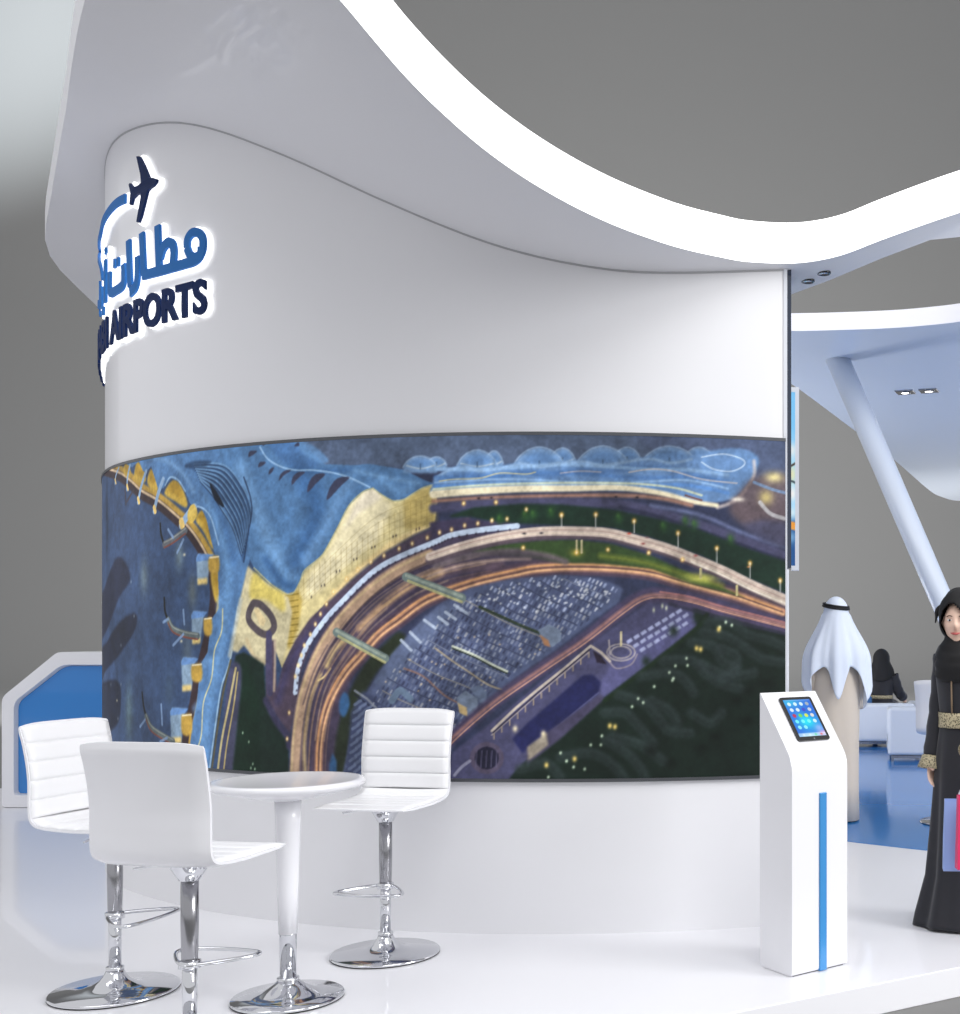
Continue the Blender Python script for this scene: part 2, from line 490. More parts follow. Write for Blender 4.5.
def vnoise(h, w, cell, seed):
    r = np.random.RandomState(seed); gh, gw = int(h/cell)+3, int(w/cell)+3; G = r.rand(gh, gw)
    y = np.arange(h)/cell; x = np.arange(w)/cell; iy = y.astype(int); ix = x.astype(int); fy = (y-iy)[:,None]; fx = (x-ix)[None]
    fy = fy*fy*(3-2*fy); fx = fx*fx*(3-2*fx)
    a = G[iy][:,ix]; b = G[iy][:,ix+1]; c = G[iy+1][:,ix]; d_ = G[iy+1][:,ix+1]
    return (a*(1-fx)+b*fx)*(1-fy)+(c*(1-fx)+d_*fx)*fy
def picture_mesh(name, cols, posf, m, parent=None):
    """cols: (h,w,3) srgb 0..255 -> grid mesh with one colour per vertex"""
    h, w = cols.shape[:2]
    co = posf(w, h).reshape(-1, 3).astype(np.float32)
    me = bpy.data.meshes.new(name)
    idx = np.arange(h*w).reshape(h, w)
    q = np.stack([idx[:-1,:-1], idx[:-1,1:], idx[1:,1:], idx[1:,:-1]], -1).reshape(-1, 4)[:, ::-1]
    me.vertices.add(h*w); me.vertices.foreach_set('co', co.ravel())
    me.loops.add(q.size); me.loops.foreach_set('vertex_index', q.ravel().astype(np.int32))
    me.polygons.add(len(q)); me.polygons.foreach_set('loop_start', np.arange(0, q.size, 4, dtype=np.int32))
    me.polygons.foreach_set('loop_total', np.full(len(q), 4, np.int32))
    me.update(); me.validate()
    me.polygons.foreach_set('use_smooth', np.ones(len(q), bool))
    at = me.color_attributes.new('picture', 'FLOAT_COLOR', 'POINT')
    L = np.concatenate([srgb2lin(cols.reshape(-1, 3)), np.ones((h*w, 1))], 1).astype(np.float32)
    at.data.foreach_set('color', L.ravel())
    me.materials.append(m)
    o = bpy.data.objects.new(name, me); C.objects.link(o)
    if parent: o.parent = parent
    return o
def exec_mural(c):
    L, P, B = c.line, c.poly, c.blob
    # tarmac and sky
    P([(60,400),(300,400),(300,800),(60,800)], (54,74,108))
    P([(240,420),(790,420),(790,470),(240,480)], (84,98,124), soft=6)
    P([(620,425),(790,425),(790,500),(700,500)], (84,96,128), .8, soft=8)
    for x,y,rx,ry,col,al in [(147,577,12,24,(108,124,132),.75),(182,556,10,20,(106,122,128),.75),(132,712,14,40,(104,128,134),.7),(190,650,12,30,(92,104,112),.6),(172,690,12,26,(70,90,112),.5),(110,520,10,60,(28,40,60),.7),(150,470,20,14,(40,50,80),.5),(195,592,10,22,(112,116,104),.55)]:
        B(x,y,rx,ry,col,al)
    P([(105,600),(118,560),(128,562),(133,580),(122,598),(112,625),(103,640)], (28,32,52), .85, 4, 3)
    P([(103,660),(118,628),(133,614),(140,616),(137,632),(122,655),(108,672),(103,690)], (27,32,50), .9, 4, 3)
    P([(103,690),(112,680),(122,682),(124,700),(121,722),(108,735),(103,740)], (26,31,48), .85, 4, 3)
    P([(100,740),(112,752),(125,775),(100,790)], (30,36,58), .7, 4, 4)
    for x,y in [(137,616),(124,645),(114,684),(124,684),(134,582),(121,718)]: B(x,y,1.2,2.5,(170,185,200),.8)
    # pier: dark facade band with gold above
    pier = [(104,468),(123,474),(134,482),(145,492),(162,502),(180,517),(194,531),(207,551),(216,572),(218,598),(213,630),(207,655),(201,680),(197,703),(192,725),(189,745),(186,775)]
    L([(x+1.5,y-2) for x,y in pier], 12, (178,144,66), 1, soft=3)
    L([(x-2.0,y+2) for x,y in pier], 12, (54,42,46), 1, soft=2)
    L([(x-.3,y-.6) for x,y in pier[:9]], 3, (222,196,160), .9, soft=1.5)
    for q in [[(137,480),(140,463),(146,470),(149,480),(145,484)],[(150,482),(154,470),(160,482),(160,492),(154,490)],[(167,494),(176,481),(184,487),(190,503),(188,508),(178,502)],[(198,520),(206,511),(214,528),(219,548),(214,548),(206,532)],[(126,472),(130,462),(134,474),(131,478)],[(213,575),(218,566),(221,580),(221,600),(217,600)]]:
        P(q, (190,158,68), 1, 3, 2); P([((x*2+q[1][0])/3,(y*2+q[1][1])/3) for x,y in q], (150,116,34), .6, 3, 3)
    # blue roof of the pier
    roof = [(106,462),(130,455),(150,452),(187,447),(235,445),(250,460),(262,520),(252,560),(240,610),(233,657),(224,686),(219,717),(212,775),(192,775),(193,741),(195,722),(199,705),(201,685),(203,664),(210,652),(212,635),(214,619),(221,609),(221,590),(220,565),(214,542),(209,520),(205,511),(201,506),(196,508),(192,503),(188,492),(181,482),(174,479),(170,484),(166,489),(161,490),(158,480),(154,467),(150,472),(146,472),(142,462),(135,468),(128,464),(118,466)]
    P(roof, (82,120,166), 1, 0, 1)
    L([(210,500),(222,530),(229,560),(229,600),(222,650),(214,690),(208,730),(204,770)], 12, (112,158,208), .55, soft=10)
    L([(200,470),(216,500),(228,530),(236,560)], 10, (64,104,156), .5, soft=8)
    L([(150,456),(170,462),(185,474),(196,492)], 6, (120,160,205), .6, soft=5)
    for a,b in [((221,609),(222,600)),((205,665),(212,660)),((197,708),(204,700))]: L([a,b], 8, (120,165,215), .5, soft=6)
    L([(240,607),(233,657),(224,686),(219,717),(212,768)], 2, (166,198,222), .9, soft=1.5)
    L([(225,609),(224,631),(217,650),(214,678),(206,702),(204,733),(200,748)], 1.8, (200,196,150), .95)
    L([(188,492),(181,481),(173,478),(168,486)], 2, (150,185,220), .9); L([(221,545),(214,520),(207,510),(200,507)], 2, (150,185,220), .9)
    # gates
    def gate(x0,y0,x1,y1,gx0,gy0,gx1,gy1):
        P([(x0,y0+4),(x0+2,y0),(x1+6,y0+1),(x1+3,y0+6),(x1,y1-2),(x0+1,y1)], (132,156,180), 1, 0, 2)
        P([(x0,y0+4),(x0+2,y0),(x1+7,y0+1),(x1+3,y0+6),(x0,y0+8)], (98,138,196), .9, 0, 1)
        P([(x0+1,y1-5),(x1,y1-6),(x1,y1),(x0+1,y1+1)], (222,192,116), .9, 0, 2)
        P([(gx0,gy0+2),(gx0+3,gy0),(gx1,gy0),(gx1,gy1),(gx0+1,gy1)], (180,146,66), 1, 4, 1.5)
        L([(gx0+1,gy0+1),(gx1,gy0)], 1.6, (240,226,190), .9)
    gate(199,554,210,584, 211,557,221,572)
    gate(194,611,203,643, 206,618,214,634)
    gate(184,657,194,690, 194,664,204,680)
    gate(173,707,184,742, 184,714,194,733)
    for (x,y),(x2,y2),w in [((166,480),(157,512),6),((149,472),(141,503),5),((133,466),(130,490),4),((122,468),(118,484),3),((197,508),(184,526),9)]:
        L([(x,y),((x+x2)/2-1,(y+y2)/2),(x2,y2)], w, (140,168,200)); L([(x2,y2-4),(x2+1,y2)], w, (228,196,120))
    P([(192,508),(197,505),(200,515),(194,524),(190,518)], (214,180,80), .9, 4, 1)
    # airliners at the gates
    for t in [[(163,524),(164,535),(167,545)], [(167,598),(168,612),(172,622)], [(145,692),(147,708),(150,718)]]: L(t, 3, (22,24,26), 1, w1=4)
    for b,col in [([(167,545),(176,540),(188,531)],(96,100,108)),([(171,620),(176,629),(188,634),(200,636)],(92,102,104)),([(149,716),(154,727),(165,735),(176,741)],(92,102,104))]:
        L(b, 8, col); L([(x,y+3) for x,y in b], 2, (124,66,56), .9); L([(x,y-2) for x,y in b], 1.6, (170,176,170), .6)
    for a in [[(186,610),(187,624)],[(176,645),(186,634)],[(164,704),(165,724)],[(166,622),(171,619)],[(143,726),(148,719)],[(180,553),(186,540)],[(171,530),(176,538)],[(163,741),(170,737)]]: L(a, 2.6, (126,152,190), .85, w1=4)
    for t in [[(128,490),(129,505)],[(130,502),(137,490)]]: L(t, 3, (60,52,60), .9)
    for x,y in [(184,641),(187,555),(120,700)]: B(x,y,3,2,(224,214,180),.8)
    # main terminal roof
    main = [(222,447),(260,443),(300,440),(312,452),(326,465),(352,466),(372,465),(405,470.5),(425,481),(436,485),(422.5,489),(412,495),(405,500),(394,501.5),(383,495.6),(374,489),(363.5,493),(350,506.6),(339,528),(324,555),(306.6,570),(302,581),(296,592),(289,594),(274,585),(256,568),(250,555),(247.5,535),(254,515),(250,496),(241,480),(222,468)]
    # glass facade first
    P([(436,485),(438,506),(434.6,526),(416,533),(383,552.5),(361,570),(339,592),(328,602),(310,622),(298,640),(290,655),(284,668),(278,650),(283,620),(286,590),(300,560),(340,520),(370,480)], (212,198,146), 1, 0, 1)
    P([(350,506),(372,484),(386,500),(394,503),(380,540),(350,565),(320,592),(306,600),(310,575),(328,555)], (240,229,192), .9, 0, 6)
    P([(356,505),(365,493),(374,489),(384,497),(374,505),(360,514),(345,532)], (226,216,196), .85, 0, 4)
    P([(404,502),(420,490),(436,486),(437,524),(418,531),(405,530)], (168,146,80), .7, 0, 4)
    P([(392,541),(420,528),(434,526),(416,535),(383,555),(361,573),(339,594),(322,612),(330,598),(355,570)], (236,208,150), .75, 0, 3)
    for i in range(26):
        x = 300+i*5.3; yt = 575-i*3.1-(6 if i > 14 else 0); yt = max(yt, 490); yb = 606-i*3.1
        L([(x, yt), (x+.5, yb-4)], .8, (120,100,50), .3)
    for k in range(5):
        L([(302,588-k*0+k*5),(340,556+k*6-6),(380,520+k*7-4),(434,494+k*7)], .7, (122,104,54), .25)
    P([(285,592),(300,590),(304,600),(300,628),(292,650),(286,640)], (176,150,70), .85, 0, 3)
    for k in range(9): L([(286,596+k*6),(300,594+k*6)], 1, (96,80,20), .7)
    for x,y in [(417,530),(420,529),(394,537),(397,536),(373,548),(376,547),(355,560),(358,559),(338,572),(341,571),(323,586),(326,585),(313,597)]: B(x,y,1,1.8,(40,34,40),.9)
    P(main, (80,118,162), 1, 0, 1)
    L([(243,470),(262,520),(275,550),(292,572)], 18, (116,158,204), .7, soft=14)
    L([(300,470),(316,500),(314,530),(296,562)], 22, (54,90,136), .75, soft=16)
    L([(268,560),(284,582),(294,586)], 8, (54,92,140), .7, soft=6)
    L([(352,482),(340,500),(326,530),(308,560)], 13, (108,148,194), .65, soft=10)
    L([(380,480),(400,492),(412,488)], 7, (110,154,202), .6, soft=6)
    L([(350,470),(385,478),(420,484)], 4, (126,168,212), .5, soft=4)
    L([(300,470),(330,472),(352,470)], 5, (58,96,146), .6, soft=4)
    L([(262,448),(270,460),(284,468),(298,471),(315,471),(336,474),(352,479),(371,488)], 1.8, (150,184,218), .8)
    L([(374,489),(363.5,493),(350,506.6),(339,528),(324,555),(306.6,570),(302,581),(296,592),(289,594),(274,585),(256,568)], 1.4, (176,176,140), .9)
    L([(374,489),(383,495.6),(394,501.5),(405,500),(422.5,489),(436,485)], 1.4, (176,176,140), .9)
    P([(296,441),(310,444),(322,452),(330,462),(318,466),(304,462),(290,450)], (98,140,188), .8, 4, 2)
    P([(270,443),(294,442),(306,456),(322,466),(300,468),(284,462)], (70,108,158), .8, 4, 3)
    for q in [[(328.5,501),(331,489),(339,479),(351,478),(342,487)],[(309,493.5),(311,482.5),(317.5,475),(327,475),(318,484)],[(293.5,486),(294.5,478),(300,473),(307,473),(300,479)],[(281,481.5),(282.5,475),(288,471),(293,471.5),(286,476)],[(270.5,475),(272,470),(276,468),(274,473)],[(260,468),(262,463),(268,463),(264,467)],[(250.5,458),(252,452),(259,452),(255,456)],[(265,447),(264,443),(268,444)],[(296,447),(300,443),(301,447)]]:
        P(q, (56,58,80), .95, 3, .8)
    # gill louvres
    P([(187,466),(207,463),(222,468),(235,476),(246,490),(253,508),(252,526),(246,563),(241,545),(234,522),(226,505),(218,494),(208,480),(198,472)], (50,78,116), .95, 4, 2)
    go, gi = [(196,464),(226,464),(243,482),(253,506),(251,532)], [(203,482),(213,496),(223,512),(234,530),(243,556)]
    for k in range(8):
        t = (k+.4)/8; q = [(a[0]*(1-t)+b[0]*t, a[1]*(1-t)+b[1]*t) for a,b in zip(go,gi)]
        L(q, 1.8, (112,150,190), .9, soft=1.2); L([(x,y+1.8) for x,y in q], 1.2, (30,46,74), .8, soft=1)
    P([(212,484),(219,492),(226,505),(225,508),(217,500)], (16,22,34), .9, 3, 1)
    L([(246,478),(252,496),(254,512),(250,535),(246,562)], 2, (36,54,84), .8)
    P([(187,468),(196,462),(214,462),(205,468)], (40,62,92), .8, 4, 2)
    # left foot of the terminal
    P([(250,566),(262,578),(276,588),(290,597),(294,612),(290,640),(284,664),(277,650),(270,645),(268,664),(254,654),(246,645),(240,652),(234,650),(240,610)], (204,194,158), 1, 0, 2)
    P([(256,572),(270,585),(285,593),(286,612),(268,600),(252,598)], (212,192,92), .8, 4, 4)
    L([(243,600),(236,635),(232,655)], 5, (190,196,190), .8, soft=4)
    L([(249,640),(256,656),(266,663)], 5, (200,180,140), .7, soft=3)
    # curved forecourt
    P([(268,640),(276,640),(279,690),(284,668),(297,640),(312,618),(333,600),(352,582),(383,556),(416,536),(440,527),(470,517),(470,526),(440,536),(400,556),(360,585),(335,610),(315,640),(303,670),(299,700),(292,735),(278,715),(268,700)], (80,68,86), 1, 0, 2)
    L([(280,700),(290,668),(306,640),(326,616)], 9, (66,62,98), .8, soft=8)
    L([(255,604),(251,613),(252,622),(262,632),(270,634),(276,627),(273,616),(263,605),(256,603)], 8, (84,76,82), 1, soft=1.5)
    P([(256,610),(260,608),(268,620),(266,626),(262,625)], (226,206,160), 1, 0, 1)
    L([(271,634),(271,660),(272,692)], 8, (72,68,98), 1)
    L([(277,640),(277,660),(276,690)], 3, (190,170,150), .8, soft=2)
    # green slope at lower left
    P([(246,652),(254,656),(266,664),(268,700),(272,712),(290,740),(292,785),(226,785),(228,740),(232,690),(238,655)], (24,40,34), 1, 0, 2)
    P([(245,660),(252,664),(262,700),(262,785),(234,785),(238,700)], (18,40,28), .7, 0, 6)
    L([(268,700),(278,720),(289,735),(291,745)], 8, (58,56,84), 1, soft=4)
    P([(232,668),(240,662),(244,675),(240,720),(232,785),(220,785),(226,720)], (72,72,100), .9, 4, 3)
    L([(238,668),(232,700),(224,740),(219,780)], 3, (200,184,130), .9)
    L([(240,672),(236,705),(229,745),(225,780)], 2, (190,170,110), .9)
    L([(233,660),(226,690),(221,720),(214,770)], 3, (92,84,56), .8)
    for x,y in [(245,732),(251,741),(255,763),(257,768),(253,767)]: B(x,y,1.2,1.8,(190,220,190),.9)
    # roads: dark bed then lanes
    bed = [(440,556),(405,570),(372,594),(348,620),(330,650),(318,685),(311,720),(308,785)]
    L([(540,556),(490,556),(440,562),(405,578),(375,602),(352,630),(334,662),(322,700),(316,740),(313,790)], 46, (70,62,84), 1, soft=6, w1=58)
    L([(430,556),(400,570),(372,590),(347,615),(328,640),(314,668),(304,700),(299,735),(296,785)], 13, (184,154,130), 1, soft=3, w1=13)
    L([(430,562),(400,577),(372,598),(350,622),(332,648),(318,678),(309,712),(305,745),(303,785)], 2, (86,70,72), .9, soft=2)
    L([(430,553),(400,567),(370,588),(343,614),(324,640),(311,668),(301,700),(295,740),(293,785)], 2.5, (206,180,140), .9, soft=2)
    L([(500,566),(460,568),(430,578),(400,594),(378,614),(358,640),(342,668),(330,700),(324,740),(321,785)], 10, (92,76,90), 1, soft=4)
    L([(440,572),(410,586),(385,606),(362,628)], 9, (196,160,122), .85, soft=6)
    L([(345,640),(335,650),(328,665)], 6, (206,180,128), .9, soft=4); L([(322,674),(313,695),(308,722),(306,748),(308,785)], 4, (196,172,124), .85, soft=4)
    L([(332,668),(326,676),(320,680)], 2, (220,196,140), .9)
    L([(420,588),(395,605),(375,625),(358,650)], 5, (60,52,76), .8, soft=4)
    L([(400,640),(388,652),(372,668),(355,700),(344,740),(342,785)], 16, (38,46,34), 1, soft=5)
    tr = [(780,612),(758,604),(732,595),(704,587.5),(676,580),(648,572),(610,568),(568,567),(535,569),(515,573),(480,581),(446,592),(423,602),(400,619),(380,634),(362,655),(347,672),(335,692),(326,715),(321,745),(320,785)]
    L(tr, 17, (82,66,82), 1, soft=3, w1=17)
    L(tr, 9, (196,146,116), .95, soft=3, w1=9)
    L(tr, 2, (90,66,66), .8, soft=1.5)
    L([(x+1.5,y+2.2) for x,y in tr], 1.6, (236,186,140), .9, soft=1.2)
    L([(x-2,y-2.5) for x,y in tr], 1.4, (232,170,110), .8, soft=1.2)
    rs = random.Random(11)
    ca = [(470,545),(430,557),(400,571),(370,591),(345,617),(326,644),(312,672),(302,704),(297,738),(294,785)]
    cb = [(500,582),(455,590),(423,603),(400,620),(380,636),(364,656),(348,676),(337,700),(330,740),(328,785)]
    for k in range(24):
        t = rs.random(); q = [(a[0]*(1-t)+b[0]*t, a[1]*(1-t)+b[1]*t) for a,b in zip(ca,cb)]
        i_ = rs.randint(0,5); j_ = rs.randint(i_+3, 10)
        L(q[i_:j_], rs.uniform(.8,2.2), rs.choice([(214,180,136),(188,150,118),(64,54,72),(150,118,100),(230,200,160),(84,72,96),(54,46,64)]), rs.uniform(.25,.6), soft=1.5)
    # far terminal
    for x,y,rx,ry in [(437,464,10,6),(421,466,17,9),(494,462,9,10),(477.5,464,20,13),(562,460,13,11),(539,463,25,15),(626,459,14,11),(602,462,26,15),(697,458,15,10),(668,460,27,13)]:
        q = [(x-rx,y+2),(x-rx*.8,y-ry*.35),(x-rx*.45,y-ry*.8),(x,y-ry),(x+rx*.45,y-ry*.8),(x+rx*.8,y-ry*.35),(x+rx,y+2)]
        P(q+[(x+rx,y+8),(x-rx,y+8)], (120,154,196), .9, 0, 2)
        P([(x-rx*.7,y-1),(x-rx*.3,y-ry*.6),(x+rx*.3,y-ry*.6),(x+rx*.7,y-1),(x,y+2)], (86,124,174), .7, 4, 3)
        L(q, 1.3, (164,190,220), .6, soft=1.5); L([(x-rx*.8,y+.5),(x,y+3.5),(x+rx*.8,y+.5)], 1.5, (200,208,206), .55, soft=1.2); L([(x,y-1),(x,y+4)], 1.4, (60,84,110), .7)
    P([(433,486),(436,478),(450,470),(466,466),(482,470),(505,466),(522,463),(540,466),(565,462),(585,461),(603,465),(630,460),(650,458),(670,462),(690,456),(720,450),(742,450),(756,458),(755,470),(746,484),(734,497),(715,503),(690,502),(660,494),(620,491),(560,490),(500,491),(436,496)], (106,142,190), 1, 3, 1.5)
    L([(436,479),(450,471),(466,468),(482,472),(505,468),(522,465),(540,468),(565,464),(585,463),(603,467),(630,462),(650,460),(670,464),(690,460)], 2.5, (150,180,214), .7, soft=2)
    L([(436,486),(450,480),(470,476),(490,479),(510,475),(528,473),(548,477),(575,471),(600,473),(630,469),(660,469),(690,476),(720,484)], 5, (74,112,166), .6, soft=4)
    wav = lambda yo,am,ph,x0=436,x1=735: [(x, yo+am*math.sin((x-x0)/31+ph)+(max(0,x-680)/8)**1.25) for x in range(x0, x1, 10)]
    L(wav(468,2.5,0.5), 3.5, (150,186,226), .7, soft=2)
    L(wav(476,2.5,1), 4, (80,122,180), .7, soft=3)
    L(wav(482,2,2.4), 2, (150,186,226), .8, soft=1.5)
    L(wav(486,1.2,2), 3.5, (96,146,214), .8, soft=2)
    L([(440,482),(455,480),(480,479),(500,474),(525,475),(535,473)], 1.3, (226,210,150), .7)
    L([(628,473),(650,470),(672,472),(700,480),(735,484)], 1.6, (208,196,190), .7); L([(560,474),(580,472),(600,473)], 1.4, (206,190,190), .6)
    L([(700,458),(722,455),(740,460),(742,466),(730,472),(712,470),(700,463)], 1.4, (190,212,236), .9)
    L([(752,462),(752,476),(744,490),(732,502),(716,508)], 3.5, (210,196,190), .7, soft=2.5)
    L([(434,495),(470,492),(520,489.5),(570,489),(620,488.5),(660,494),(690,502),(715,506)], 8, (240,228,196), 1, soft=2.5, w1=4)
    L([(434,490),(480,486),(540,484),(620,484),(670,488),(700,496)], 2, (220,226,190), .9, soft=1.5)
    L([(434,502),(480,499),(540,497),(620,496),(660,499),(690,506)], 4, (166,124,106), .9, soft=3)
    L([(684,496),(690,498),(700,501)], 2, (120,70,60), .8)
    L([(434,509),(480,505),(560,503),(620,505),(660,514),(700,526),(740,540),(785,556)], 9, (74,74,104), 1, soft=4)
    L([(620,508),(660,518),(700,532),(740,546),(785,562)], 4, (44,46,70), .9, soft=3)
    L([(650,506),(700,516),(740,533),(785,548)], 4, (104,112,150), .8, soft=3)
    P([(728,506),(738,492),(750,480),(770,474),(785,480),(785,540),(765,538),(742,526),(730,516)], (110,92,94), .8, 4, 6)
    P([(740,525),(760,520),(785,522),(785,548),(760,542)], (70,72,100), .8, 0, 5)
    B(772,478,12,7,(226,212,150),.9); B(764,498,9,9,(214,196,130),.9); L([(758,503),(768,514),(782,519)], 4, (196,196,200), .8)
    L([(752,483),(770,490),(785,494)], 3, (120,150,190), .8); B(736,500,8,3,(250,240,226),.95)
    for x,y in [(479,499),(491.5,498.5),(615,497.5),(636,498)]: B(x,y,2,1.4,(30,26,36),.9)
    # green median
    P([(450,516),(475,508),(520,504.5),(560,505),(610,510),(650,518),(700,531),(740,547),(785,562),(785,594),(750,580),(700,556),(650,538),(610,528),(560,526),(520,524),(500,524),(470,517),(452,518)], (27,48,38), 1, 0, 2)
    P([(430,523),(460,519),(490,522),(516,524),(500,529),(460,533),(434,543)], (64,58,84), 1, 0, 2)
    for x,y in [(500,520),(525,516),(533,515),(551,513),(618,518),(662,527),(684,522),(693,525),(729,540)]:
        B(x,y,5,7,(46,84,44),.8); B(x-1,y-2,2,3,(70,112,54),.6)
    # elevated road with its slip roads
    P([(470,552),(500,545),(540,541),(575,540),(610,544),(650,556),(690,574),(745,598),(690,584),(650,569),(600,564),(560,563),(520,556)], (54,76,42), 1, 0, 2)
    L([(600,556),(640,562),(680,574),(720,586)], 5, (120,132,54), .8, soft=5); B(700,578,20,6,(226,226,110),.9); B(576,553,8,5,(190,170,70),.6)
    L([(436,566),(470,556),(510,552),(545,556),(565,562)], 6, (116,104,110), .9, soft=4)
    L([(430,576),(460,566),(500,560),(530,559)], 3, (206,178,160), .8, soft=3)
    P([(480,553),(520,549),(560,562),(510,560)], (60,54,64), .7, 0, 4)
    el = [(430,557),(460,547),(489,539.5),(519,534),(549,531.5),(588,532),(610,534),(638,541),(666,549),(694,560),(722.5,572),(750.6,586),(785,601)]
    L([(x,y+4) for x,y in el], 8, (96,82,92), 1, soft=3, w1=8)
    L(el, 8, (214,196,184), 1, soft=1.5, w1=11)
    L([(x,y-1) for x,y in el], 1, (180,150,140), .8); L([(x,y+2) for x,y in el], 1, (240,222,200), .8)
    L([(690,562),(720,575),(750,590),(785,604)], 1.6, (250,240,224), .9)
    for x in (576,581): L([(x,541),(x,553)], 2, (214,200,160), .9)
    for x,y in [(699,569),(735,586)]: L([(x,y),(x,y+9)], 2.4, (220,210,150), .9)
    for x,y,col in [(524,534,(30,30,40)),(541,533.5,(24,24,36)),(628,534,(200,70,50)),(646,538,(120,90,90)),(642,544,(140,60,60)),(694,556,(190,90,90)),(747,567,(230,150,90))]: B(x,y,2.4,1.3,col,.95)
    # arcade canopy, pale segments
    ar = [(297,692),(300,668),(310,643),(328,618),(345,600),(366,579),(383,566),(405,555),(427,546),(440,540.5),(452,535.5),(480,530.5),(517,526.5)]
    L(ar, 5.5, (196,212,236), 1, soft=1.2)
    sp = spline([(x,y,0) for x,y in ar], 7)
    for i in range(0, len(sp)-1, 2): B(sp[i].x+1, sp[i].y+3, 1.3, 1.6, (44,36,50), .9)
    lamp = [(440,533),(452,530),(465,526),(478,524),(492,521),(507,519.5),(526,510),(428,538),(413,544),(400,549),(385,556),(372,562),(359,570),(348,579),(335,592),(328,604),(322,614),(317,624),(312,634),(306,645),(303,655),(300,665),(297,676),(291,712),(289,738)]
    for x,y in lamp: B(x,y,2.1,2.8,(255,206,120),1); B(x,y,1.0,1.4,(255,246,214),1)
    for x,y,yb in [(561,516,527),(595,515.5,528),(633,522,533),(676.6,534,548),(715,549,563),(748,564,578),(778,581,592)]:
        L([(x,y),(x,yb)], 1.2, (190,190,190), .9); B(x,y-.5,2.6,3.2,(255,190,90),1); B(x,y,1.2,1.8,(255,250,220),1)
    for x,y in [(647.5,553),(681,560),(607,550),(576,553),(523,548),(464,504),(496,503)]: B(x,y,2.4,2.8,(255,196,96),1); B(x,y,1.1,1.4,(255,246,200),1)
    # parking
    P([(374,682),(392,655),(415,628),(440,604),(470,588),(510,579),(560,575),(600,579),(622,588),(618,602),(590,622),(555,650),(520,674),(485,704),(455,738),(440,790),(340,790),(352,735),(360,705)], (80,90,122), 1, 0, 2)
    P([(374,682),(392,655),(425,617),(445,605),(462,607),(430,640),(405,668),(392,690)], (92,104,134), .8, 0, 3)
    P([(352,712),(364,690),(380,700),(372,740),(366,790),(346,790)], (58,66,96), .9, 0, 3)
    rnd = random.Random(3)
    def inpark(x,y): return inside([(392,672),(440,622),(462,602),(490,588),(530,580),(575,577),(616,588),(612,600),(585,622),(548,650),(515,672),(480,702),(455,730),(430,760),(400,770),(372,765),(362,740),(372,700)],x,y)
    dx, dy = .9, .43
    for r in range(44):
        ox, oy = 560-r*6.0, 560+r*4.2
        for k in range(-34, 40):
            x = ox+k*4.2*dx; y = oy+k*4.2*dy+1.2*math.sin(k*.3)
            if not inpark(x, y): continue
            br_ = 1.25 if (y < 612 and x > 480) else 1.0
            base = rnd.choice([(124,134,160),(148,156,178),(52,58,84),(60,66,92),(170,172,180),(104,112,140),(46,50,74)])
            base = tuple(min(235, b*br_) for b in base)
            L([(x, y), (x+1.5, y-2.4)], 1.7 if rnd.random() < .6 else 2.4, base, .75, smooth=0, soft=1)
        if r % 2 == 0:
            a = [(ox+k*4.2*dx, oy+k*4.2*dy+2+1.2*math.sin(k*.3)) for k in range(-34, 40)]
            a = [p for p in a if inpark(*p)]
            if len(a) > 2: L(a, 1.0, rnd.choice([(40,44,66),(178,166,140),(44,48,70),(140,146,160)]), .65, smooth=0)
    for k in range(90):
        x = rnd.uniform(470,615); y = rnd.uniform(577,612)
        if inpark(x,y): B(x,y,1.4,1.2,(226,230,236),.85)
    for k in range(90):
        x = rnd.uniform(380,560); y = rnd.uniform(620,740)
        if inpark(x,y): B(x,y,1.3,1.1,rnd.choice([(236,206,160),(206,216,232)]),.7)
    L([(480,607),(500,616),(522,626),(540,633)], 3.2, (40,52,36), .9); L([(453,646),(475,655),(492,664),(507,671)], 2.4, (226,232,206), .8); L([(453,648),(475,657),(492,666),(507,673)], 1.6, (30,40,30), .9)
    L([(436,648),(452,660),(470,672),(488,684),(505,690)], 1.6, (206,184,140), .7); L([(405,668),(424,676),(444,694),(458,702)], 1.8, (170,120,90), .6)
    for a,b in [((402,640),(412,650)),((411,632),(421,642)),((425,620),(436,628)),((439,617),(448,624)),((455,605),(467,613)),((446,612),(456,619))]: L([a,b], 3, (168,180,200), .9, smooth=0)
    P([(457,697),(466,690),(478,698),(478,712),(468,716),(458,704)], (120,134,158), 1, 0, 1); P([(458,702),(467,707),(468,716),(460,712)], (206,180,130), 1, 0, 1)
    P([(470,688),(480,684),(487,692),(486,704),(480,702)], (104,118,146), 1, 0, 1)
    P([(538,630),(548,624),(560,630),(561,640),(552,647),(542,640)], (118,132,156), 1, 0, 1); P([(539,634),(548,640),(550,647),(544,645)], (186,130,90), .9, 0, 1)
    L([(393,700),(401,690),(411,698)], 7, (98,116,140), 1)
    # covered bridges
    for a,b in [((407,577),(462,598)),((338,632),(386,658))]:
        L([a,b], 9, (112,128,126), 1); L([(a[0],a[1]-1.5),(b[0],b[1]-1.5)], 3, (160,172,160), .8); L([(a[0]+2,a[1]+4),(b[0],b[1]+4)], 2.6, (206,196,130), .7)
    P([(345,692),(349,694),(351,704),(346,716),(341,712),(341,700)], (56,96,142), 1, 4, 1.5); P([(334,752),(338,760),(338,785),(331,785),(331,762)], (56,96,142), 1, 0, 2)
    L([(356,690),(368,698),(378,708)], 2.4, (130,136,150), .9, smooth=0); L([(356,694),(368,703),(380,714)], 1.4, (30,34,50), .9, smooth=0)
    for k in range(9):
        for j in range(3): L([(356+j*5-k*.7,704+k*8+j*3),(362+j*5-k*.7,700+k*8+j*3)], 3, (100,112,140), .8, smooth=0)
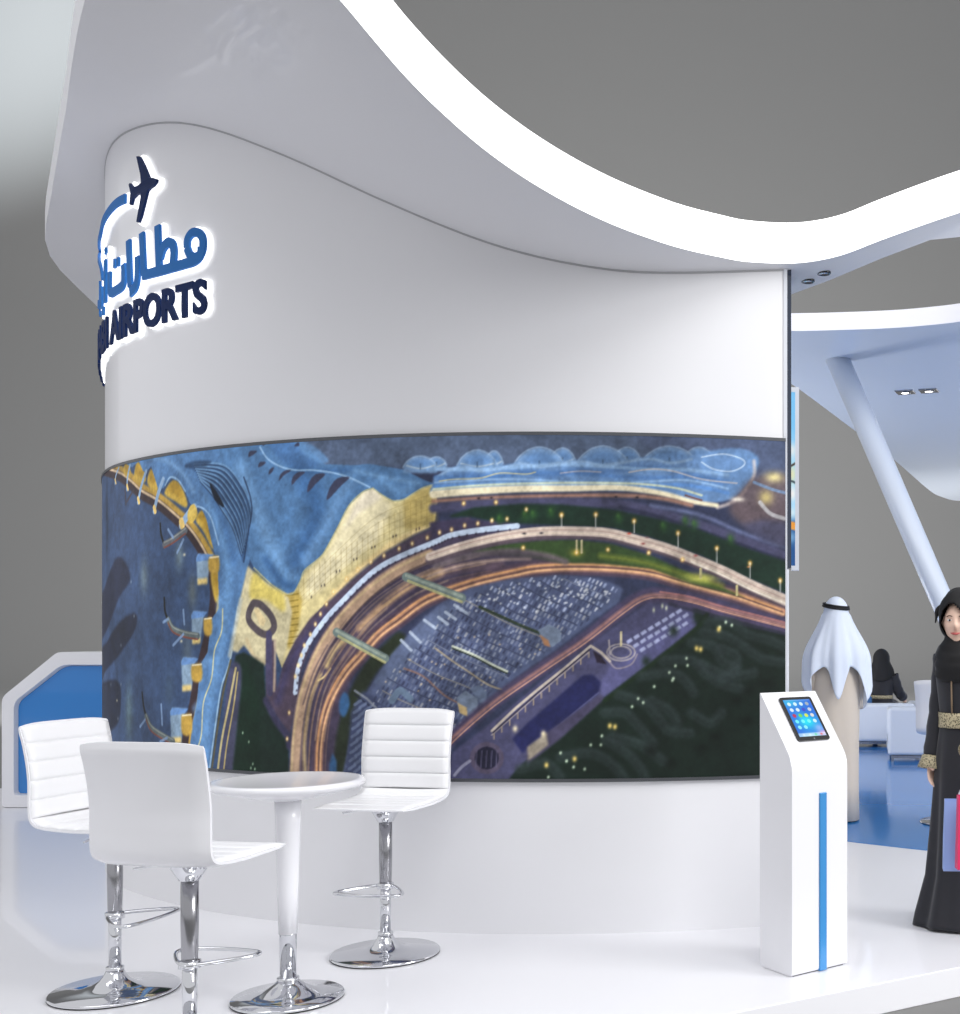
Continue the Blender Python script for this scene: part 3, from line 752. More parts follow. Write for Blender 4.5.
    # bus road, station and gardens on the lower right
    P([(785,618),(785,800),(440,800),(450,770),(500,770),(560,730),(640,668),(694,626),(689,606),(730,615)], (21,34,28), 1, 0, 3)
    P([(452,752),(500,715),(560,665),(612,628),(650,600),(690,604),(695,626),(650,662),(600,698),(560,728),(515,770),(500,790),(444,790)], (74,74,106), 1, 0, 2)
    P([(640,640),(690,607),(694,626),(652,660),(602,697),(596,680)], (92,92,136), .8, 0, 5)
    low = [(785,626),(758,619),(719,609),(689,600),(659,595),(640,598),(620,611),(583,640),(537.5,671),(492,703),(455,735),(440,752)]
    L(low, 16, (74,66,94), 1, soft=4, w1=12)
    L(low, 4, (170,124,116), .85, soft=3, w1=3); L([(x+2,y+2.5) for x,y in low], 1.2, (226,170,140), .8)
    L([(x,y-3) for x,y in low[:5]], 2, (196,130,120), .7)
    L([(785,634),(740,624),(700,613),(668,604)], 3, (48,48,66), .9, soft=3)
    L([(492,730),(515,708),(537.5,689),(565,667),(590,645.6),(600,652),(609,661)], 2.6, (196,184,172), .95, smooth=0)
    L([(492,734),(537.5,694),(588,652)], 1.5, (170,160,160), .8, smooth=0)
    L([(493,732),(538,692),(589,649)], 1.3, (40,36,56), .9, smooth=0)
    for t in [i/12 for i in range(13)]:
        x = 494+94*t; y = 733-81*t; L([(x,y),(x,y+5)], 1.2, (180,160,130), .8, smooth=0)
    P([(592,650),(600,655),(606,664),(596,662)], (34,26,40), .9, 0, 1)
    P([(512,738),(530,720),(582,675),(592,674),(600,682),(598,692),(532,748),(522,752)], (34,37,80), 1, 0, 1.5)
    L([(530,748),(598,692)], 1.6, (86,88,130), .8, smooth=0)
    P([(526,748),(544,733),(600,694),(604,698),(560,738),(527,764)], (70,66,92), 1, 0, 2)
    P([(527,746),(546,732),(548,744),(528,760)], (158,148,130), .9, 0, 2)
    B(515,728,3,4,(240,226,190),.9); B(543,733,3,4,(246,230,190),.95)
    for r_,c_ in [(17,(86,78,100)),(12,(28,28,48))]:
        P([(487+r_*math.cos(a), 757+r_*.95*math.sin(a)) for a in [i*PI/8 for i in range(16)]], c_, .95, 0, 1)
    for k in range(-2,3): L([(487+k*5,750),(486+k*5,766)], 1, (96,92,120), .8, smooth=0)
    L([(455,774),(462,766),(470,760)], 3, (180,180,200), .6)
    for r_ in (14,10):
        q = [(620+r_*math.cos(a), 652+r_*.6*math.sin(a)) for a in [i*PI/8 for i in range(17)]]; L(q, 1.6, (168,160,160), .8, smooth=0)
    L([(609,662),(616,668),(630,664),(636,654)], 1.6, (150,140,150), .8)
    L([(620,632),(620,645)], 2, (220,206,160), .9); L([(608,640),(609,654)], 1.6, (180,170,170), .8)
    for r in range(3):
        for k in range(8):
            x = 628+k*7.0-r*1+ (r*7.5); y = 641-k*4.2+r*4.2
            if x < 690: P([(x-3,y),(x+2,y-3.4),(x+4,y-.6),(x-1,y+2.8)], (162,168,204), .95, 0, .8)
    for x,y in [(652.5,610),(665,608),(661,606)]: B(x,y,1.5,3,(220,226,200),.9)
    for x,y in [(672,631),(645,661),(696,618)]: B(x,y,6,7,(28,42,34),.9)
    L([(604,700),(650,664),(694,629),(705,615)], 4, (24,40,24), .9, soft=3)
    # garden ribbons
    rib = [[(706,622),(728,622),(746,634),(768,640),(785,648)],[(702,632),(725,636),(742,646),(760,658),(785,662)],[(690,642),(712,646),(720,660),(735,668)],[(662,660),(690,660),(705,674),(722,684),(738,688)],[(640,676),(668,672),(684,680),(692,692)],[(700,664),(728,676),(752,672)],[(618,694),(642,702),(656,716),(668,730),(688,732)],[(650,700),(668,710),(676,722)],[(604,712),(624,712),(638,726),(652,742)],[(606,740),(626,752),(640,768),(645,780)],[(612,736),(640,744),(662,760)],[(560,756),(590,752),(612,764),(625,780)],[(690,712),(708,722),(720,712)],[(720,648),(735,656),(732,670),(722,676)],[(520,768),(545,762),(560,776)]]
    for q in rib:
        L(q, 11, (48,58,60), .5, soft=4); L([(x+1,y-2) for x,y in q], 4, (54,66,66), .3, soft=3)
    for x,y in [(735,700),(715,735),(748,690),(670,762),(650,750),(700,748),(764,682),(745,720)]: B(x,y,8,6,(10,18,14),.7)
    for x,y in [(718,627),(724,622),(730,625),(685,658),(686,665),(674,665.5),(668,672),(672,678),(671,680),(653,686),(637,698),(631,706),(642,702),(601,735),(600,744),(560,752),(573,766),(566,760),(590,744),(584,768),(548,776)]: B(x,y,1.6,2.0,(206,226,200),.95)
    for x,y in [(717,629),(699,649),(695,648),(614,726),(609,725),(574,758),(546,764)]: B(x,y,2.6,3.4,(240,210,120),.95)
# ------------------------------------------------------------------ mural on the curved wall
ZB, ZT = .752, 2.408
S0 = math.radians(-88)*R0; S1 = math.radians(TH_R)*R0
PPM = 400.0
MW, MH = int((S1-S0)*PPM), int((ZT-ZB)*PPM)
MW -= MW % 2; MH -= MH % 2
def to_mural(x, y):
    s, z = wall_uv(x, y); return ((s-S0)*PPM, (ZT-z)*PPM)
cv = Canvas(MW, MH, to_mural, (50,56,82)); cv.k = 1.95
exec_mural(cv)
nz = (vnoise(MH, MW, 130, 8)-.5)*22+(vnoise(MH, MW, 45, 1)-.5)*20+(vnoise(MH, MW, 15, 2)-.5)*16+(vnoise(MH, MW, 6, 4)-.5)*14+(vnoise(MH, MW, 3, 5)-.5)*8
cv.a *= (1+nz[..., None]/100)
fade = np.clip((np.arange(MW)/PPM+S0-math.radians(-60)*R0)/.55, .45, 1)   # unlit dark left margin of the print
cols = cv.a.reshape(MH//2, 2, MW//2, 2, 3).mean((1, 3))
screen = thing('curved_screen', 'wide curved picture screen showing an airport from above at dusk on the white wall', 'screen', (0,0,0))
def pos(w, h):
    s = S0+(S1-S0)*np.arange(w)/(w-1); z = ZT-(ZT-ZB)*np.arange(h)/(h-1)
    th = np.degrees(s/R0); t_ = np.clip((-th-42)/20., 0, 1); r = R0-.075*t_*t_*(3-2*t_)+.016
    X = CX+r*np.sin(s/R0); Y = CY-r*np.cos(s/R0)
    out = np.empty((h, w, 3)); out[..., 0] = X[None]; out[..., 1] = Y[None]; out[..., 2] = z[:, None]
    return out
picture_mesh('picture_panel', cols, pos, vcol_mat('printed_night_aerial_view', .95, .008, .4), screen)
def strip(z0, z1, o0, o1, th0=-90, th1=TH_R, n=150):
    rings = []
    for i in range(n+1):
        th = th0+(th1-th0)*i/n; a = wp(th, o0); b = wp(th, o1)
        rings.append([(a[0],a[1],z0),(b[0],b[1],z0),(b[0],b[1],z1),(a[0],a[1],z1)])
    return loft(rings, True, True, True)
mk('frame_rail', *strip(ZT, ZT+.016, -.002, .022), M['trim'], screen)
mk('frame_rail', *strip(ZB-.016, ZB, -.002, .022), M['trim'], screen)
mk('backing', *strip(ZB, ZT, -.001, .012), M['trim'], screen)

# ------------------------------------------------------------------ sign
sign = thing('airport_sign', 'backlit blue and navy lettering with an aeroplane and arc on the curved white wall', 'sign', (0,0,0))
OFF0, OFF1 = .026, .040
def ribbon(pts, w, w1=None, sub=6):
    P = [Vector((p[0], p[1])) for p in (spline([(x, y, 0) for x, y in pts], sub) if len(pts) > 2 else [Vector((*p, 0)) for p in pts])]
    P = [Vector((p.x, p.y)) for p in P]
    w1 = w if w1 is None else w1; n = len(P); Lf, Rt = [], []
    for i, p in enumerate(P):
        d = (P[min(i+1, n-1)]-P[max(0, i-1)]); d = d.normalized() if d.length > 0 else Vector((1, 0)); nn = Vector((-d.y, d.x))
        ww = (w+(w1-w)*i/(n-1))/2
        Lf.append(p+nn*ww); Rt.append(p-nn*ww)
    return Lf, Rt, P
def ribbon_mesh(strokes, o0, o1, grow=0.):
    V, Fc = [], []
    for pts, w, w1 in strokes:
        Lf, Rt, P = ribbon(pts, w+grow, (w1 if w1 else w)+grow)
        if grow:
            # lengthen ends
            a = (P[0]-P[1]).normalized()*grow*.5; b = (P[-1]-P[-2]).normalized()*grow*.5
            Lf[0] += a; Rt[0] += a; Lf[-1] += b; Rt[-1] += b
        rings = []
        for l, r in zip(Lf, Rt):
            rings.append([on_wall(l.x, l.y, o0), on_wall(r.x, r.y, o0), on_wall(r.x, r.y, o1), on_wall(l.x, l.y, o1)])
        v, f = loft(rings, True, True, True); k = len(V); V += v; Fc += [tuple(i+k for i in q) for q in f]
    return V, Fc
def poly_mesh(poly, o0, o1, grow=0.):
    P = [Vector(p) for p in poly]; n = len(P)
    if grow:
        area = sum(P[i].x*P[(i+1) % n].y-P[(i+1) % n].x*P[i].y for i in range(n)); sg = 1 if area > 0 else -1
        Q = []
        for i in range(n):
            d = (P[(i+1) % n]-P[i-1]).normalized(); Q.append(P[i]+Vector((d.y, -d.x))*grow*sg)
        P = Q
    tr = tessellate_polygon([[Vector((p.x, p.y, 0)) for p in P]])
    V = [on_wall(p.x, p.y, o0) for p in P]+[on_wall(p.x, p.y, o1) for p in P]
    Fc = [tuple(t) for t in tr]+[tuple(i+n for i in t) for t in tr]+[(i, (i+1) % n, n+(i+1) % n, n+i) for i in range(n)]
    return V, Fc
SHS = -.022
def c6(x, y):
    s, z = wall_uv(80+x/4.055, 140+y/4.055, OFF1); return (s+SHS, z)
def c1(x, y):
    s, z = wall_uv(x/3.379, 100+y/3.379, OFF1); return (s+SHS*.7, z)
SW = .052
ar = []
def st(pts, w=SW, w1=None): ar.append(([c6(*p) for p in pts], w, w1))
st([(440,432),(443,398),(460,374),(484,371),(502,390),(506,425),(497,458),(474,471),(452,461),(440,432)], .046)
st([(500,430),(494,462),(470,486),(425,500),(375,514),(320,529),(258,545)])
st([(319,342),(322,430),(326,522)]); st([(330,475),(342,435),(362,412),(380,420),(386,452),(382,500)])
st([(254,372),(258,460),(262,543)])
st([(236,468),(236,545),(228,590),(206,616)])
st([(199,402),(202,500),(206,590)])
st([(178,500),(180,560),(172,588),(146,606),(124,616),(119,590),(120,530)])
st([(138,498),(145,495)], .05); st([(152,491),(159,488)], .05)
st([(101,482),(101,560),(101,655)]); st([(100,450),(105,440)], .03)
st([(84,600),(86,640),(80,662),(72,656)]); st([(90,690),(94,688)], .05); st([(72,560),(71,620),(72,700)])
s_l = math.radians(-66)*R0
ar2 = [([(s_l-.5, 3.42), (s_l-.4, 3.34), (s_l-.05, 3.34), (s_l-.05, 3.72)], SW, None)]
o = mk('blue_lettering', *ribbon_mesh(ar2, OFF0, OFF1), M['azure'], sign)
o = mk('blue_lettering', *ribbon_mesh(ar, OFF0, OFF1), M['azure'], sign); o['label'] = 'sky blue flowing lettering'
mk('halo', *ribbon_mesh(ar, .004, OFF0-.004, .018), M['halo'], o)
sw = [([c6(186,232), c6(150,250), c6(118,282), c6(90,330), c6(76,390), c6(72,440), c6(78,500), c6(88,560)], .052, .02)]
o = mk('arc', *ribbon_mesh(sw, OFF0, OFF1), M['azure'], sign); mk('halo', *ribbon_mesh(sw, .004, OFF0-.004, .018), M['halo'], o)
pl = [(464,188),(474,187),(490,218),(508,261),(520,260),(533,264),(532,274),(522,287),(509,296),(501,305),(490,350),(479,392),(471,412),(464,409),(470,375),(479,325),(478,312),(464,318),(452,330),(446,353),(440,351),(443,318),(444,310),(438,284),(442,278),(452,292),(466,288),(480,278),(478,250),(470,215)]
plu = [c1(*p) for p in pl]
o = mk('aeroplane_emblem', *poly_mesh(plu, OFF0, OFF1), M['navy'], sign); o['label'] = 'navy aeroplane silhouette'
mk('halo', *poly_mesh(plu, .004, OFF0-.004, .014), M['halo'], o)
# latin lettering
def text_mesh(body, offset, x0, x1, zb, cap):
    cu = bpy.data.curves.new('t', 'FONT'); cu.body = body; cu.size = 1; cu.offset = offset; cu.resolution_u = 4; cu.fill_mode = 'FRONT'
    to = bpy.data.objects.new('t', cu); C.objects.link(to); bpy.context.view_layer.update()
    ev = to.evaluated_get(bpy.context.evaluated_depsgraph_get()); me = ev.to_mesh()
    V = [(v.co.x, v.co.y) for v in me.vertices]; Fc = [tuple(p.vertices) for p in me.polygons]
    ev.to_mesh_clear(); bpy.data.objects.remove(to); bpy.data.curves.remove(cu)
    return V, Fc
V0, _ = text_mesh('AIRPORTS', .03, 0, 0, 0, 0)
xa = min(v[0] for v in V0); xb = max(v[0] for v in V0); ya = min(v[1] for v in V0); yb = max(v[1] for v in V0)
VF, _ = text_mesh('ABU DHABI AIRPORTS', .03, 0, 0, 0, 0); xend = max(v[0] for v in VF)
sR, zR = wall_uv(205.5, 317, OFF1); sL, _ = wall_uv(109, 340, OFF1)
kx = (sR-sL)/(xb-xa); zc = 3.117; kz = .184/(yb-ya)
def text_plate(offset, o0, o1):
    V, Fc = text_mesh('ABU DHABI AIRPORTS', offset, 0, 0, 0, 0)
    bm = bmesh.new(); vs = [bm.verts.new((x, y, 0)) for x, y in V]
    for f in Fc:
        try: bm.faces.new([vs[i] for i in f])
        except ValueError: pass
    bmesh.ops.remove_doubles(bm, verts=bm.verts, dist=1e-5)
    r = bmesh.ops.extrude_face_region(bm, geom=bm.faces[:])
    up = {v for v in r['geom'] if isinstance(v, bmesh.types.BMVert)}
    bm.verts.ensure_lookup_table()
    for v in bm.verts:
        s = sR+(v.co.x-xend)*kx; z = zc+(v.co.y-ya)*kz
        v.co = Vector(on_wall(s, z, o1 if v in up else o0))
    bmesh.ops.recalc_face_normals(bm, faces=bm.faces[:])
    vv = [tuple(v.co) for v in bm.verts]; bm.verts.index_update(); ff = [tuple(v.index for v in f.verts) for f in bm.faces]; bm.free()
    return vv, ff
o = mk('navy_lettering', *text_plate(.032, OFF0, OFF1), M['navy'], sign); o['label'] = 'navy blue capital lettering'
mk('halo', *text_plate(.058, .004, OFF0-.004), M['halo'], o)

# ------------------------------------------------------------------ hanging light box behind the wall edge
lb = thing('light_box', 'bright framed picture hanging behind the right edge of the curved wall', 'light box', (0,7.5,0))
fx0, fx1, fz0, fz1 = -.98, .058, 1.86, 3.04
parts_ = [box(fx0,fx1,-.03,.03,fz1-.03,fz1), box(fx0,fx1,-.03,.03,fz0,fz0+.03), box(fx0,fx0+.025,-.03,.03,fz0+.03,fz1-.03), box(fx1-.025,fx1,-.03,.03,fz0+.03,fz1-.03), box(fx0+.01,fx1-.01,.0,.02,fz0+.01,fz1-.01)]
mk('frame', *merge(*parts_), M['whitetrim'], lb)
cw, chh = 160, 180
c3 = Canvas(cw*2, chh*2, lambda x, y: (x*2., y*2.), (150,206,240)); c3.k = 2
c3.poly([(-5,-5),(165,-5),(165,60),(-5,50)], (120,190,236), 1, soft=10)
for x,y,rx,ry,col in [(40,30,30,8,(240,248,252)),(120,45,30,8,(236,246,250)),(152,60,14,10,(236,232,226)),(150,85,16,12,(240,222,160)),(154,105,12,10,(244,236,230)),(146,125,18,8,(246,240,230)),(60,110,50,14,(230,214,170))]: c3.blob(x,y,rx,ry,col,.95)
c3.poly([(-5,140),(165,132),(165,185),(-5,185)], (40,84,140), 1, soft=8)
c3.line([(120,128),(140,134),(165,140)], 8, (226,150,60)); c3.line([(130,72),(150,78),(165,70)], 2, (60,40,30)); c3.line([(140,96),(155,92),(165,98)], 2, (40,50,60))
c3.blob(152,150,12,8,(150,196,230),.8)
cc = c3.a.reshape(chh,2,cw,2,3).mean((1,3))
def pos3(w, h):
    x = fx0+.025+(fx1-fx0-.05)*np.arange(w)/(w-1); z = fz1-.03-(fz1-fz0-.06)*np.arange(h)/(h-1)
    out = np.zeros((h, w, 3)); out[...,0] = x[None]; out[...,1] = -.012; out[...,2] = z[:,None]; return out
picture_mesh('picture_panel', cc, pos3, vcol_mat('backlit_picture', 1.1), lb)
for x in (-.75,-.3): mk('suspension_cable', *tube([(x,0,fz1),(x,0,g(x)-.001)], .004, 8), M['satin'], lb)
# ------------------------------------------------------------------ bar stools (local: faces -Y)
def make_stool(label, loc, rotz):
    r = thing('bar_stool', label, 'bar stool', loc, rotz, 'white bar stools with ribbed backs')
    mk('base_plate', *lathe([(.236,.004),(.238,.010),(.232,.016),(.12,.022),(.085,.032),(.055,.052),(.038,.075),(.032,.09)], 64), M['chrome'], r, smooth=True)
    mk('rubber_ring', *lathe([(.23,.0),(.237,.004),(.2,.005)], 64), M['rubber'], r, smooth=True)
    mk('collar', *lathe([(.026,.085),(.033,.088),(.033,.104),(.026,.107)], 32), M['chrome'], r, smooth=True)
    mk('lower_tube', *lathe([(.0235,.10),(.0235,.34)], 32), M['chrome'], r, smooth=True)
    mk('piston_cover', *lathe([(.022,.296),(.0255,.30),(.0285,.45),(.0285,.612)], 32), M['satin'], r, smooth=True)
    mk('seat_mount', *lathe([(.03,.60),(.036,.604),(.05,.63),(.07,.662),(.09,.676),(.09,.684)], 32), M['chrome'], r, smooth=True)
    b = mk('mount_bolt', *lathe([(.012,0),(.012,.006),(.007,.009)], 16), M['satin'], r, smooth=True)
    b.location = (0,-.052,.64); b.rotation_euler = (PI/2,0,0)
    mk('height_lever', *tube(spline([(-.03,.0,.668),(-.07,-.01,.655),(-.12,-.02,.652),(-.19,-.03,.64)],6), [.004]*12+[.0045]*7, 8), M['chrome'], r, smooth=True)
    pth = spline([(.022,.012,.312),(.07,-.03,.312),(.135,-.11,.31),(.152,-.155,.31),(.13,-.185,.31),(.0,-.2,.31),(-.13,-.185,.31),(-.152,-.155,.31),(-.135,-.11,.31),(-.07,-.03,.312),(-.022,.012,.312),(0,.033,.312)], 6, True)
    fr = mk('footrest', *tube(pth, .0075, 10, True), M['chrome'], r, smooth=True)
    mk('clamp', *lathe([(.0275,.298),(.036,.300),(.036,.324),(.0275,.326)], 24), M['chrome'], fr, smooth=True)
    # shell: centreline from the seat's front edge to the top of the back, in (y,z)
    W = .219
    cl = spline([(0,-.245,.690),(0,-.12,.690),(0,.02,.688),(0,.12,.689),(0,.172,.699),(0,.198,.730),(0,.202,.80),(0,.203,.88),(0,.217,.975),(0,.246,1.10)], 10)
    pts = [(p.y, p.z) for p in cl]; n = len(pts)
    L = [0]
    for i in range(1, n): L.append(L[-1]+math.hypot(pts[i][0]-pts[i-1][0], pts[i][1]-pts[i-1][1]))
    def nrm(i):
        a, b = pts[max(0,i-1)], pts[min(n-1,i+1)]; dx, dz = b[0]-a[0], b[1]-a[1]; l = math.hypot(dx, dz); return (-dz/l, dx/l)   # points to the sitter's side
    def band(i0, i1, t_in, t_out, wd, dish=.010):
        rings = []
        xs = [-wd+2*wd*k/14 for k in range(15)]
        for i in range(i0, i1+1):
            y, z = pts[i]; ny, nz = nrm(i); sf = min(1, max(0, (L[i]-.25)/.2))
            tp = min(1, .35+.65*min((L[i])/.10, (L[-1]-L[i])/.03, 1))
            e = 1-.06*max(0, 1-L[i]/.05)
            top = []; bot = []
            for x in xs:
                q = (x/wd)**2; dd = dish*q*sf
                edge = 1 if abs(x) < wd*.93 else .55
                a = t_in(L[i])*tp*edge; b = t_out(L[i])*tp*edge
                tb_ = -.014*q*q*min(1, max(0, (L[i]-L[-1]+.07)/.07)); x_ = x*e*(1+.025*min(1,max(0,(L[i]-.7)/.2)))*(1-.015*min(1, max(0, (L[i]-L[-1]+.012)/.012))**2)
                top.append((x_, y+ny*(a+dd), z+tb_+nz*(a+dd))); bot.append((x_, y-ny*(b-dd), z+tb_-nz*(b-dd)))
            rings.append(top+bot[::-1])
        return loft(rings, True, True, True)
    o = mk('shell', *band(0, n-1, lambda l: .002, lambda l: .016, W), M['plastic'], r, smooth=True)
    o.modifiers.new('es','EDGE_SPLIT').split_angle = 1.0
    back0 = next(i for i in range(n) if L[i] > .455)
    Lb = L[-1]-.012; seg_b = (Lb-L[back0])/5
    def pad(i0, i1, l0, seg, name, m_):
        # dense resample for the channel quilting
        rings = []; N = 110
        xs = [-W*.975+2*W*.975*k/14 for k in range(15)]
        for k in range(N+1):
            l = L[i0]+(L[i1]-L[i0])*k/N
            j = max(q for q in range(n) if L[q] <= l+1e-9); j = min(j, n-2); f = (l-L[j])/(L[j+1]-L[j])
            y = pts[j][0]*(1-f)+pts[j+1][0]*f; z = pts[j][1]*(1-f)+pts[j+1][1]*f
            n0, n1 = nrm(j), nrm(j+1); ny = n0[0]*(1-f)+n1[0]*f; nz = n0[1]*(1-f)+n1[1]*f
            u = ((l-l0)/seg) % 1.0; puff = (1-abs(2*u-1)**5)
            sf = min(1, max(0, (l-.25)/.2)); tap = min(1, .3+.7*min(l/.10, (L[-1]-l)/.02, 1))
            t = (.0015+.012*max(0, puff)**.6)*tap
            top, bot = [], []
            for x in xs:
                q = (x/W)**2; dd = .010*q*sf; ed = 1 if abs(x) < W*.9 else .45
                tb_ = -.014*q*q*min(1, max(0, (l-L[-1]+.07)/.07)); x_ = x*(1+.025*min(1,max(0,(l-.7)/.2)))*(1-.015*min(1, max(0, (l-L[-1]+.012)/.012))**2)
                top.append((x_, y+ny*(t*ed+dd), z+tb_+nz*(t*ed+dd))); bot.append((x_, y+ny*(.0012*tap+dd), z+tb_+nz*(.0012*tap+dd)))
            rings.append(top+bot[::-1])
        return mk(name, *loft(rings, True, True, True), m_, r, smooth=True)
    ib = n-1
    seg_s = (L[back0]-L[2])/6
    pad(1, back0, L[back0]-6*((L[back0]-L[1])/6), (L[back0]-L[1])/6, 'seat_cushion', M['leather'])
    pad(back0, n-2, L[back0], (L[n-2]-L[back0])/5, 'back_cushion', M['leather'])
    return r
def rot_for(fx, fy): return math.atan2(fx, -fy)
pC = floor_at(385.5,954.5); pA = floor_at(115,992); pD = Vector((1.235,8.9,0))
stC = make_stool('white ribbed bar stool behind the table, against the curved wall', pC, rot_for(-.14,-.99))
dup(stC, pA, rot_for(.98,-.2), 'white ribbed bar stool facing right, in front of the blue octagonal counter')
sB = dup(stC, Vector((-2.07,4.0,0)), rot_for(.15,.99), 'white bar stool seen from behind with its plain back nearest the viewer')
for ch in sB.children:
    if ch.name.startswith('height_lever'): ch.rotation_euler = (0,0,PI)
dup(stC, pD+Vector((0,0,.004)), rot_for(.4,.92), 'white bar stool on the blue floor, partly hidden behind the smiling woman in black')

# ------------------------------------------------------------------ bar table
pT = floor_at(288,999)
tb = thing('bar_table', 'round white bar table on a tapered white leg and chrome disc base', 'table', pT)
mk('table_top', *lathe([(.001,.868),(.235,.868),(.262,.872),(.28,.872),(.289,.864),(.288,.852),(.27,.840),(.16,.812),(.075,.795),(.05,.790)], 96), M['plastic'], tb, smooth=True)
mk('upper_leg', *lathe([(.050,.796),(.047,.70),(.040,.45),(.035,.262)], 40), M['plastic'], tb, smooth=True)
mk('lower_leg', *lathe([(.0345,.262),(.0325,.258),(.031,.08)], 40), M['chrome'], tb, smooth=True)
mk('collar', *lathe([(.033,.072),(.041,.074),(.041,.088),(.033,.090)], 32), M['chrome'], tb, smooth=True)
mk('base_plate', *lathe([(.206,.004),(.212,.008),(.208,.016),(.14,.022),(.10,.034),(.065,.055),(.04,.075)], 64), M['chrome'], tb, smooth=True)
mk('rubber_ring', *lathe([(.203,.0),(.211,.004),(.18,.005)], 64), M['rubber'], tb, smooth=True)

# ------------------------------------------------------------------ tablet kiosk (local: faces -Y, front left bottom corner at origin)
ang = math.radians(39)
kf = floor_at(792,978)
KW, KD = .3126, .2228
kc = thing('tablet_kiosk', 'tall white kiosk with slanted top, blue stripe and tablet', 'kiosk', kf, ang)
z0, zf, zb = .002, .912, 1.198
def rp(P, rad, seg=5):           # rounded profile corners
    out = []; n = len(P)
    for i in range(n):
        p, a, b = Vector(P[i]), Vector(P[i-1]), Vector(P[(i+1) % n]); r_ = rad[i]
        if r_ == 0: out.append((p.x, p.y)); continue
        u, v = (a-p).normalized(), (b-p).normalized()
        for k in range(seg+1):
            t = k/seg; q = (p+u*r_)*(1-t)**2+p*2*t*(1-t)+(p+v*r_)*t*t; out.append((q.x, q.y))
    return out
side = rp([(0,z0),(0,zf),(KD,zb),(KD,z0)], [.02,.05,.012,.03])   # (y,z)
n = len(side)
V = [(0,y,z) for y,z in side]+[(KW,y,z) for y,z in side]
Fc = [tuple(range(n)), tuple(range(n,2*n))[::-1]]+[(i,(i+1)%n,n+(i+1)%n,n+i) for i in range(n)]
mk('body', V, Fc, M['plastic'], kc, bevel=.007, seg=3)
mk('plinth', *box(.015,KW-.015,.012,KD-.015,0,z0+.004), M['rubber'], kc)
sx0, sx1 = .150, .190
V = []; path = [(.03,.003),(-.002,.006),(-.007,.02),(-.007,.80),(-.004,.806),(.002,.806)]
o = mk('blue_stripe', *merge(box(sx0,sx1,-.007,.004,.004,.768), box(sx0,sx1,-.007,.04,.002,.012)), M['stripe'], kc, bevel=.004)
tdir = Vector((0,KD,zb-zf)).normalized(); tn = Vector((0,-tdir.z,tdir.y)); SL = math.hypot(KD,zb-zf)
def kp(u, t, o_): p = Vector((u*KW,0,zf))+tdir*(t*SL)+tn*o_; return (p.x,p.y,p.z)
tb2 = thing('tablet', 'black framed tablet with glowing app icons on the kiosk slanted top', 'tablet', kf, ang)
def tplate(u0,u1,t0,t1,o0,o1,rad=0,seg=5):
    ring = []
    if rad:
        ru, rt = rad/KW, rad/SL
        for cu_, ct, a0 in [(u1-ru,t1-rt,0),(u0+ru,t1-rt,PI/2),(u0+ru,t0+rt,PI),(u1-ru,t0+rt,3*PI/2)]:
            for k in range(seg+1):
                a = a0+PI/2*k/seg; ring.append((cu_+ru*math.cos(a), ct+rt*math.sin(a)))
    else: ring = [(u0,t0),(u1,t0),(u1,t1),(u0,t1)]
    n = len(ring); V = [kp(a,b,o0) for a,b in ring]+[kp(a,b,o1) for a,b in ring]
    return V, [tuple(range(n))[::-1], tuple(range(n,2*n))]+[(i,(i+1)%n,n+(i+1)%n,n+i) for i in range(n)]
mk('casing', *tplate(.255,.83,.255,.885,.0,.009,.012), M['black'], tb2)
tw, thh = 96, 128
c4 = Canvas(tw*2, thh*2, lambda x,y: (x*2.,y*2.), (40,120,225)); c4.k = 2
c4.poly([(0,128),(0,90),(96,0),(96,60)], (30,100,220), .7, soft=20)
for x,y,rx,ry,col in [(20,10,40,20,(40,190,235)),(50,76,46,34,(0,244,252)),(70,40,30,20,(20,110,220)),(90,118,24,14,(250,170,230)),(10,60,20,30,(30,120,225)),(40,125,40,10,(180,240,250)),(82,100,20,16,(150,190,250))]: c4.blob(x,y,rx,ry,col,.9)
ic = [(225,250,255)]*3+[(170,180,190)]+[(235,250,255)]*2+[(60,70,200),(210,215,230)]+[(200,40,80),(120,220,90),(230,240,70),(240,230,220)]+[(120,250,255)]*3+[(220,250,255)]+[(150,245,255)]*2
for i, col in enumerate(ic):
    x, y = 16+(i % 4)*21, 16+(i//4)*20
    c4.poly([(x+6.5*math.cos(a)*(1 if abs(math.cos(2*a)) > .3 else 1.1), y+6.5*math.sin(a)) for a in [k*PI/6 for k in range(12)]], col, .95)
c4.poly([(0,116),(96,116),(96,128),(0,128)], (225,245,255), .6)
for x,col in [(18,(240,250,255)),(40,(230,250,255)),(60,(90,220,150)),(80,(245,80,90))]: c4.blob(x,122,5,4,col,.9)
c4.poly([(4,2),(92,2),(92,4),(4,4)], (200,220,250), .5)
cc = c4.a.reshape(thh,2,tw,2,3).mean((1,3))
def pos4(w,h):
    out = np.zeros((h,w,3))
    for j in range(h):
        for i in range(w): out[j,i] = kp(.30+.485*i/(w-1), .845-.535*j/(h-1), .0095)
    return out
picture_mesh('display', cc, pos4, vcol_mat('tablet_display', 1.0), tb2)
hb = mk('home_button', *lathe([(.004,0),(.004,.0006),(.0025,.0008)],16), M['satin'], tb2); hb.location = kp(.543,.278,.009); hb.rotation_euler = (math.atan2(zb-zf,KD),0,0)

